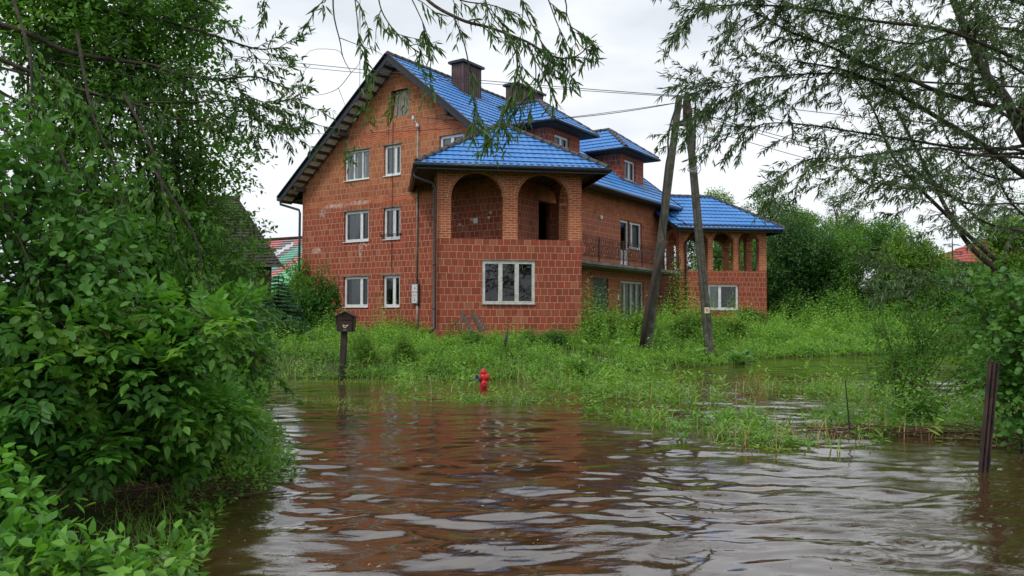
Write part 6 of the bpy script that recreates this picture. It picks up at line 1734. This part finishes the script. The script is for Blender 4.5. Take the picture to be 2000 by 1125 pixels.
# ------------------------------------------------------------ mailbox on its post
mx, my = (-3.766, 17.90, 0.026)[0], 17.9
mbx = empty('mailbox', (mx, my, 0), 'dark brown metal mailbox with a post-horn emblem on a leaning wooden post', 'mailbox')
c = Vector((-3.686, 17.90, 1.048)); mb = MB()
w0, w1, hh_, dp = .175, .215, .34, .10
zt = c.z + hh_
F = [Vector((c.x - w0, my - dp, c.z)), Vector((c.x + w0, my - dp, c.z)), Vector((c.x + w1, my - dp * 1.25, zt)), Vector((c.x, my - dp * 1.25, zt + .10)), Vector((c.x - w1, my - dp * 1.25, zt))]
Bk = [Vector((v.x, my + dp, v.z)) for v in F]
mb.poly(F); mb.poly(list(reversed(Bk)))
for i in range(5):
    j = (i + 1) % 5; mb.poly([F[i], Bk[i], Bk[j], F[j]])
mb.build('box_body', MT['mailbrown'], mbx)
mb = MB()
for s in (-1, 1):
    a = Vector((c.x + s * (w1 + .035), my, zt - .012)); b = Vector((c.x - s * .004, my, zt + .112))
    mb.box((a + b) / 2, (b - a) / 2, Vector((0, dp * 1.25 + .045, 0)), (b - a).cross(Vector((0, 1, 0))).normalized() * .008)
mb.build('box_roof', MT['mailbrown'], mbx)
yf_ = my - dp * 1.25 - .012
mb = MB()
mb.box((c.x, yf_ + .004, zt - .03), (.15, 0, 0), (0, .012, 0), (0, 0, .032))
mb.box((c.x, yf_ - .012, zt + .004), (.155, 0, 0), (0, .014, 0), (0, 0, .006))
mb.box((c.x, yf_ - .006, zt - .075), (.155, 0, 0), (0, .012, 0), (0, 0, .005))
mb.build('letter_flap', MT['mailbrown'], mbx)
mb = MB(); mb.box((c.x, yf_ + .008, zt - .21), (.150, 0, 0), (0, .010, 0), (0, 0, .125)); mb.build('box_door', MT['mailbrown'], mbx)
mb = MB()                        # post horn: coil, bell and mouthpiece with two cords
ex_, ez_ = c.x + .005, zt - .215; yy = yf_ - .010
mb.tube([(ex_ + .032 * math.cos(t), yy, ez_ + .020 * math.sin(t)) for t in np.linspace(0, 2 * math.pi, 20)], .0055, 6)
mb.tube([(ex_ - .055, yy, ez_ + .028), (ex_ - .03, yy, ez_ + .022), (ex_, yy, ez_ + .020)], [.010, .006, .005], 6)
mb.tube([(ex_ + .065, yy, ez_ + .030), (ex_ + .045, yy, ez_ + .0), (ex_ + .01, yy, ez_ - .020)], [.012, .006, .005], 6)
mb.tube([(ex_ - .05, yy, ez_ + .0), (ex_ - .02, yy, ez_ - .032), (ex_ + .0, yy, ez_ - .022)], .0045, 5)
mb.tube([(ex_ + .03, yy, ez_ - .034), (ex_ - .005, yy, ez_ - .034)], .005, 5)
mb.build('posthorn_emblem', MT['cream'], mbx)
mb = MB(); mb.box((c.x + .0, yf_ - .002, c.z + .045), (.038, 0, 0), (0, .004, 0), (0, 0, .015)); mb.build('name_plate', MT['greymetal'], mbx)
mb = MB(); mb.box((c.x + .0, yf_ - .002, zt - .125), (.006, 0, 0), (0, .004, 0), (0, 0, .010)); mb.build('keyhole', MT['greymetal'], mbx)
mb = MB(); p = Vector((mx - .02, my + .02, -.3)); q = Vector((c.x - .04, my + .02, c.z + .02)); d_ = (q - p); sx = d_.cross(Vector((0, 1, 0))).normalized()
def rg(cn, w): return [cn + sx * a * w + Vector((0, b * w, 0)) for a, b in ((-.5, -.4), (-.4, -.5), (.4, -.5), (.5, -.4), (.5, .4), (.4, .5), (-.4, .5), (-.5, .4))]
a, b = rg(p, .15), rg(q, .125)
for i in range(8):
    j = (i + 1) % 8; mb.poly([a[i], a[j], b[j], b[i]])
mb.poly(b); mb.build('post', MT['mailpost'], mbx)

# ------------------------------------------------------------ fire hydrant, half drowned
hx_, hy_ = (-0.556, 15.84, 0.010)[0], 15.84
hyd = empty('fire_hydrant', (hx_, hy_, 0), 'red fire hydrant standing half under the brown flood water', 'fire hydrant')
mb = MB()
mb.lathe((hx_, hy_, 0), [(.078, -.3), (.078, -.01), (.083, .02), (.083, .075), (.070, .08), (.070, .10), (.080, .13), (.086, .19), (.084, .25), (.060, .275), (.048, .285)], n=24)
mb.build('barrel', MT['redpaint'], hyd)
mb = MB()
mb.lathe((hx_, hy_, 0), [(.060, .278), (.062, .30), (.056, .335), (.050, .345), (.050, .35), (.030, .362), (.022, .385), (.004, .39)], n=18)
for k in range(5):
    t = k * 1.257; mb.lathe((hx_ + .056 * math.cos(t), hy_ + .056 * math.sin(t), .30), [(.010, 0), (.010, .02)], n=6)
mb.build('bonnet', MT['redpaint'], hyd)
ax = Vector((-.80, -.55, -.10)).normalized(); oc = Vector((hx_, hy_, .215))
mb = MB(); mb.lathe(oc + ax * .04, [(.062, 0), (.062, .05), (.060, .075)], axis=ax, n=22); ho = mb.build('hose_outlet', MT['redpaint'], hyd)
mb = MB(); mb.lathe(oc + ax * .112, [(.060, 0), (.072, .002), (.074, .022), (.066, .030), (.058, .030), (.056, .004)], axis=ax, n=26); mb.build('outlet_ring', MT['greymetal'], ho)
mb = MB(); mb.lathe(oc + ax * .108, [(.057, 0), (.057, .006)], axis=ax, n=22); mb.build('outlet_mouth', MT['black'], ho)  # black disc painting the dark inside of the outlet
ax2 = Vector((.93, -.36, 0)).normalized()
mb = MB(); mb.lathe(oc + ax2 * .04, [(.055, 0), (.058, .02), (.072, .03), (.072, .055), (.060, .07), (.030, .076), (.018, .09)], axis=ax2, n=20); mb.build('hose_cap', MT['redpaint'], hyd)
ax3 = Vector((.10, -.99, 0)).normalized(); oc3 = Vector((hx_ + .012, hy_, .085))
mb = MB(); mb.lathe(oc3 + ax3 * .03, [(.060, 0), (.066, .04), (.072, .05), (.066, .075), (.040, .085)], axis=ax3, n=20); mb.build('hose_cap', MT['redpaint'], hyd)

# ------------------------------------------------------------ rusty post at the right
p, q = Vector((4.359, 7.50, -0.174)), Vector((4.487, 7.50, 1.027)); d_ = (q - p); L_ = d_.length; d_.normalize()
sx = d_.cross(Vector((0, 1, 0))).normalized(); sy = sx.cross(d_).normalized()
post = empty('metal_post', tuple(p), 'leaning rusty steel channel post standing in the water at the right', 'post')
mb = MB(); c = p + d_ * L_ / 2
mb.box(c + sy * .016, d_ * L_ / 2, sx * .036, sy * .004)
for s in (-1, 1): mb.box(c + sx * s * .036, d_ * L_ / 2, sx * .005, sy * .024)
mb.box(c - sy * .004, d_ * L_ / 2, sx * .010, sy * .016)
mb.build('channel', MT['rust'], post)

# ------------------------------------------------------------ old boards leaning by the wall, broken stump
for i, (a, b, w, lab) in enumerate((
 ((-1.449, 22.40, 0.987), (-1.368, 22.90, 1.472), .05, 'leftmost of the grey old boards leaning in the weeds by the pavilion wall'),
 ((-1.102, 22.30, 0.934), (-1.447, 23.00, 1.531), .10, 'widest grey board leaning left in the weeds by the pavilion wall'),
 ((-0.875, 22.30, 0.963), (-1.198, 23.00, 1.473), .06, 'narrow pale board in the middle of the leaning boards'),
 ((-0.787, 22.20, 0.993), (-1.105, 22.90, 1.473), .07, 'dark board right of the middle one among the leaning boards'),
 ((-0.702, 22.20, 1.022), (-0.959, 22.90, 1.415), .05, 'rightmost of the grey old boards leaning in the weeds'),
 ((-1.657, 22.50, 1.127), (-1.492, 22.80, 1.327), .03, 'thin lath lying low left of the leaning boards'))):
    p, q = Vector(a), Vector(b); c = (p + q) / 2; mb = MB(); mb.bar(p, q, w, .025)
    tag(mb.build('old_board', MT['oldwood'], loc=tuple(c)), lab, 'board', 'old boards leaning by the wall')
mb = MB(); p, q = Vector((-0.214, 21.60, 0.596)), Vector((-0.133, 21.60, 0.953)); mb.tube([p, (p + q) / 2 + Vector((.02, 0, 0)), q, q + Vector((.03, 0, .12))], [.05, .045, .03, .008], 7)
tag(mb.build('broken_stump', MT['oldwood'], loc=tuple(p)), 'pale splintered stump in the weeds in front of the pavilion window', 'stump')

# ------------------------------------------------------------ washing lines in the near loggia
T = Tubes()
A, Bc, Cc = Pp(.45, .2, 4.72), Pp(1.15, .9, 4.62), Pp(2.15, .5, 4.98)
T.add(np.array([A, (A + Bc) / 2 - ZV * .02, Bc, (Bc + Cc) / 2 - ZV * .03, Cc]), .004, .004, 4)
T.add(np.array([Pp(.45, .25, 4.60), Pp(.7, .7, 4.42), Pp(1.1, 1.2, 4.36), Pp(2.0, 2.2, 4.34)]), .004, .004, 4)
T.add(np.array([Pp(2.62, -.02, 3.9), Pp(2.70, -.04, 3.3), Pp(2.75, -.03, 2.9)]), .004, .003, 4)
base = Pp(1.2, .9, 4.6)
ln = np_mesh('washing_line', np.vstack(T.V), T.F, MT['greywire'], loc=tuple(base))
tag(ln, 'slack washing lines with a few clothes pegs strung in the near loggia', 'washing line')
mb = MB()
for pt_, n in ((Bc, 4), (Cc * .6 + Bc * .4, 3), (Pp(.75, .75, 4.43), 3)):
    for k in range(n): mb.box(pt_ + e1 * (.035 * k) - ZV * .02, e1 * .006, e2 * .004, ZV * .035)
mb.build('clothes_peg', MT['white'], ln)

# ------------------------------------------------------------ old barn at the left
bn = empty('barn', (-12.591, 33.00, 0.856), 'old barn with a steep grey mossy shingle roof behind the bushes on the left', 'barn')
R0, R1 = Vector((-11.626, 34.00, 6.317)), Vector((-20.565, 36.50, 7.020)); E0 = Vector((-8.984, 31.50, 3.302)); E1 = Vector((-20.077, 33.50, 2.954))
Bk0 = R0 + (R0 - E0) * .98; Bk0.z = E0.z; Bk1 = R1 + (R1 - E1) * .98; Bk1.z = E1.z
mb = MB()
nr = 24
for i in range(nr):
    t0, t1 = i / nr, (i + 1) / nr
    nrm = (R0 - E0).cross(E1 - E0).normalized(); nrm = nrm if nrm.z > 0 else -nrm
    a0, b0_ = E0.lerp(R0, t0) + nrm * .05, E1.lerp(R1, t0) + nrm * .05; a1, b1_ = E0.lerp(R0, t1) + nrm * .005, E1.lerp(R1, t1) + nrm * .005
    m_ = 70
    for j in range(m_):
        s0, s1 = j / m_, (j + .93) / m_; jit = nrm * random.uniform(-.004, .02); dn_ = (E0 - R0).normalized() * random.uniform(0, .05)
        mb.poly([a0.lerp(b0_, s0) + jit + dn_, a0.lerp(b0_, s1) + jit + dn_, a1.lerp(b1_, s1), a1.lerp(b1_, s0)])
        mb.poly([a0.lerp(b0_, s0) + jit + dn_, a0.lerp(b0_, s1) + jit + dn_, a0.lerp(b0_, s1) - nrm * .03 + dn_, a0.lerp(b0_, s0) - nrm * .03 + dn_])
mb.poly([E0, E1, R1, R0]); mb.poly([Bk0, Bk1, R1, R0])
rf = mb.build('shingle_roof', MT['thatch'], bn)
mb = MB(); cap_line(mb, R0, R1, .10); mb.build('ridge_board', MT['oldwood'], rf)
mb = MB()
w0_, w1_ = E0.lerp(Bk0, .12), E1.lerp(Bk1, .12); w2_, w3_ = Bk0.lerp(E0, .12), Bk1.lerp(E1, .12)
for a, b in ((w0_, w1_), (w0_, w2_), (w2_, w3_), (w1_, w3_)):
    mb.poly([Vector((a.x, a.y, .3)), Vector((b.x, b.y, .3)), Vector((b.x, b.y, b.z + .1)), Vector((a.x, a.y, a.z + .1))], [(0, 0)] * 4)
mid = (w0_ + w2_) / 2
mb.poly([Vector((w0_.x, w0_.y, w0_.z)), Vector((w2_.x, w2_.y, w2_.z)), Vector((R0.x, R0.y, R0.z - .2))])
mb.build('plank_wall', MT['soffit'], bn)
mb = MB(); pw_ = w0_.lerp(w1_, .09); mb.box(Vector((pw_.x, pw_.y - .06, 2.0)), (.10, 0, 0), (0, .04, 0), (0, 0, 1.3)); mb.build('door_post', MT['plaster'], bn)

# ------------------------------------------------------------ hall with a patchwork roof far behind
hall = empty('patchwork_roof_hall', (-17.365, 62.00, 1.934), 'low hall far behind with a patchwork of red, green, grey and white roof sheets', 'hall')
A0, A1 = Vector((-21.084, 66.00, 7.433)), Vector((-11.510, 60.00, 7.378)); B0, B1 = Vector((-21.046, 58.00, 1.885)), Vector((-10.268, 52.00, 2.700))
cols = {'r': (0.50, .055, .07), 'o': (.45, .12, .06), 'd': (.13, .085, .07), 'w': (.66, .68, .68), 'g': (.03, .36, .20), 'k': (.10, .14, .10), 'l': (.05, .42, .12)}
for k_, cv in cols.items(): cols[k_] = simple('roof_sheet_' + dict(r='red', o='orange', d='brown', w='white', g='green', k='grey', l='lime')[k_], cv, .5, tuple(x * .8 for x in cv), 2.0)
keys = 'rodwkgl'
nu_, nv_ = 44, 26
def sheet(s_, t_):
    x = (500 + 200 * s_) * (1 - t_) + (430 + 260 * s_) * t_; y = (470 - 12 * s_) * (1 - t_) + (600 - 25 * s_) * t_
    q = y + .62 * (x - 520)
    for lim, k in ((497, 'r'), (509, 'd'), (517, 'w' if 528 < x < 578 else 'r'), (526, 'd'), (540, 'g'), (547, 'k'), (556, 'r')):
        if q < lim: return keys.index(k)
    return keys.index('l')
mb = MB()
nrm = (A1 - A0).cross(B0 - A0).normalized(); nrm = nrm if nrm.z > 0 else -nrm
for j in range(nv_):
    for i in range(nu_):
        s0, s1, t0, t1 = i / nu_, (i + 1) / nu_, j / nv_, (j + 1) / nv_
        def Pt(s, t, h=0): return A0.lerp(A1, s).lerp(B0.lerp(B1, s), t) + nrm * h
        mi = sheet((s0 + s1) / 2, (t0 + t1) / 2)
        for k in range(4):
            sa, sb = s0 + (s1 - s0) * k / 4, s0 + (s1 - s0) * (k + 1) / 4; ha, hb_ = (0, .05) if k % 2 == 0 else (.05, 0)
            mb.poly([Pt(sa, t0, ha), Pt(sb, t0, hb_), Pt(sb, t1, hb_ + .03), Pt(sa, t1, ha + .03)], mi=mi)
hr = mb.build('sheet_roof', [cols[k_] for k_ in keys], hall)
mb = MB(); mb.bar(A0 + nrm * .05, A1 + nrm * .05, .4, .15); mb.build('ridge_cap', MT['rust'], hr)
mb = MB()
b0_, b1_ = B0 + (A0 - B0) * .05, B1 + (A1 - B1) * .05
mb.poly([Vector((b0_.x, b0_.y, .5)), Vector((b1_.x, b1_.y, .5)), b1_ - ZV * .1, b0_ - ZV * .1])
a0_, a1_ = A0, A1
mb.poly([Vector((b1_.x, b1_.y, .5)), Vector((a1_.x, a1_.y, .5)), a1_ - ZV * .1, b1_ - ZV * .1]); mb.poly([Vector((b0_.x, b0_.y, .5)), Vector((a0_.x, a0_.y, .5)), a0_ - ZV * .1, b0_ - ZV * .1])
mb.build('hall_wall', MT['plaster'], hall)

# ------------------------------------------------------------ red-roofed house far right
rh = empty('red_roofed_house', (40.813, 72.00, 2.233), 'white-walled house with a red metal roof far behind the trees on the right', 'house')
c = Vector((41.959, 72.00, 2.237)); c.z = .8
def Rp(x, y, z): return Vector((c.x + x, c.y + y, z))
mb = MB()
ez, pz = (37.728, 70.00, 6.133)[2], (42.265, 74.00, 7.734)[2] + .8
for a, b in (((-2.9, -3), (5, -3)), ((-2.9, -3), (-2.9, 5)), ((5, -3), (5, 5)), ((-2.9, 5), (5, 5))):
    mb.poly([Rp(a[0], a[1], .8), Rp(b[0], b[1], .8), Rp(b[0], b[1], ez), Rp(a[0], a[1], ez)])
mb.build('wall', MT['plaster'], rh)
mb = MB()
C4 = [(-3.6, -3.7), (5.7, -3.7), (5.7, 5.7), (-3.6, 5.7)]; apx_ = Rp(1.0, 1.0, pz)
for i in range(4):
    a, b = C4[i], C4[(i + 1) % 4]; n = 8
    A_, B_ = Rp(a[0], a[1], ez - .1), Rp(b[0], b[1], ez - .1)
    for k in range(n):
        t0, t1 = k / n, (k + 1) / n
        mb.poly([A_.lerp(apx_, t0) + ZV * .06, B_.lerp(apx_, t0) + ZV * .06, B_.lerp(apx_, t1), A_.lerp(apx_, t1)])
        mb.poly([A_.lerp(apx_, t0) + ZV * .06, B_.lerp(apx_, t0) + ZV * .06, B_.lerp(apx_, t0) - ZV * .02, A_.lerp(apx_, t0) - ZV * .02])
mb.build('roof', MT['redroof'], rh)
mb = MB(); mb.tube([Rp(-3.65, 5.7, ez - .15), Rp(-3.65, -3.75, ez - .15), Rp(5.7, -3.75, ez - .15)], .09, 6); mb.build('gutter', MT['navy'], rh)
mb = MB(); mb.box(Rp(.2, -3.03, ez - 1.4), (.6, 0, 0), (0, .02, 0), (0, 0, .6)); w_ = mb.build('window', MT['glass'], rh)
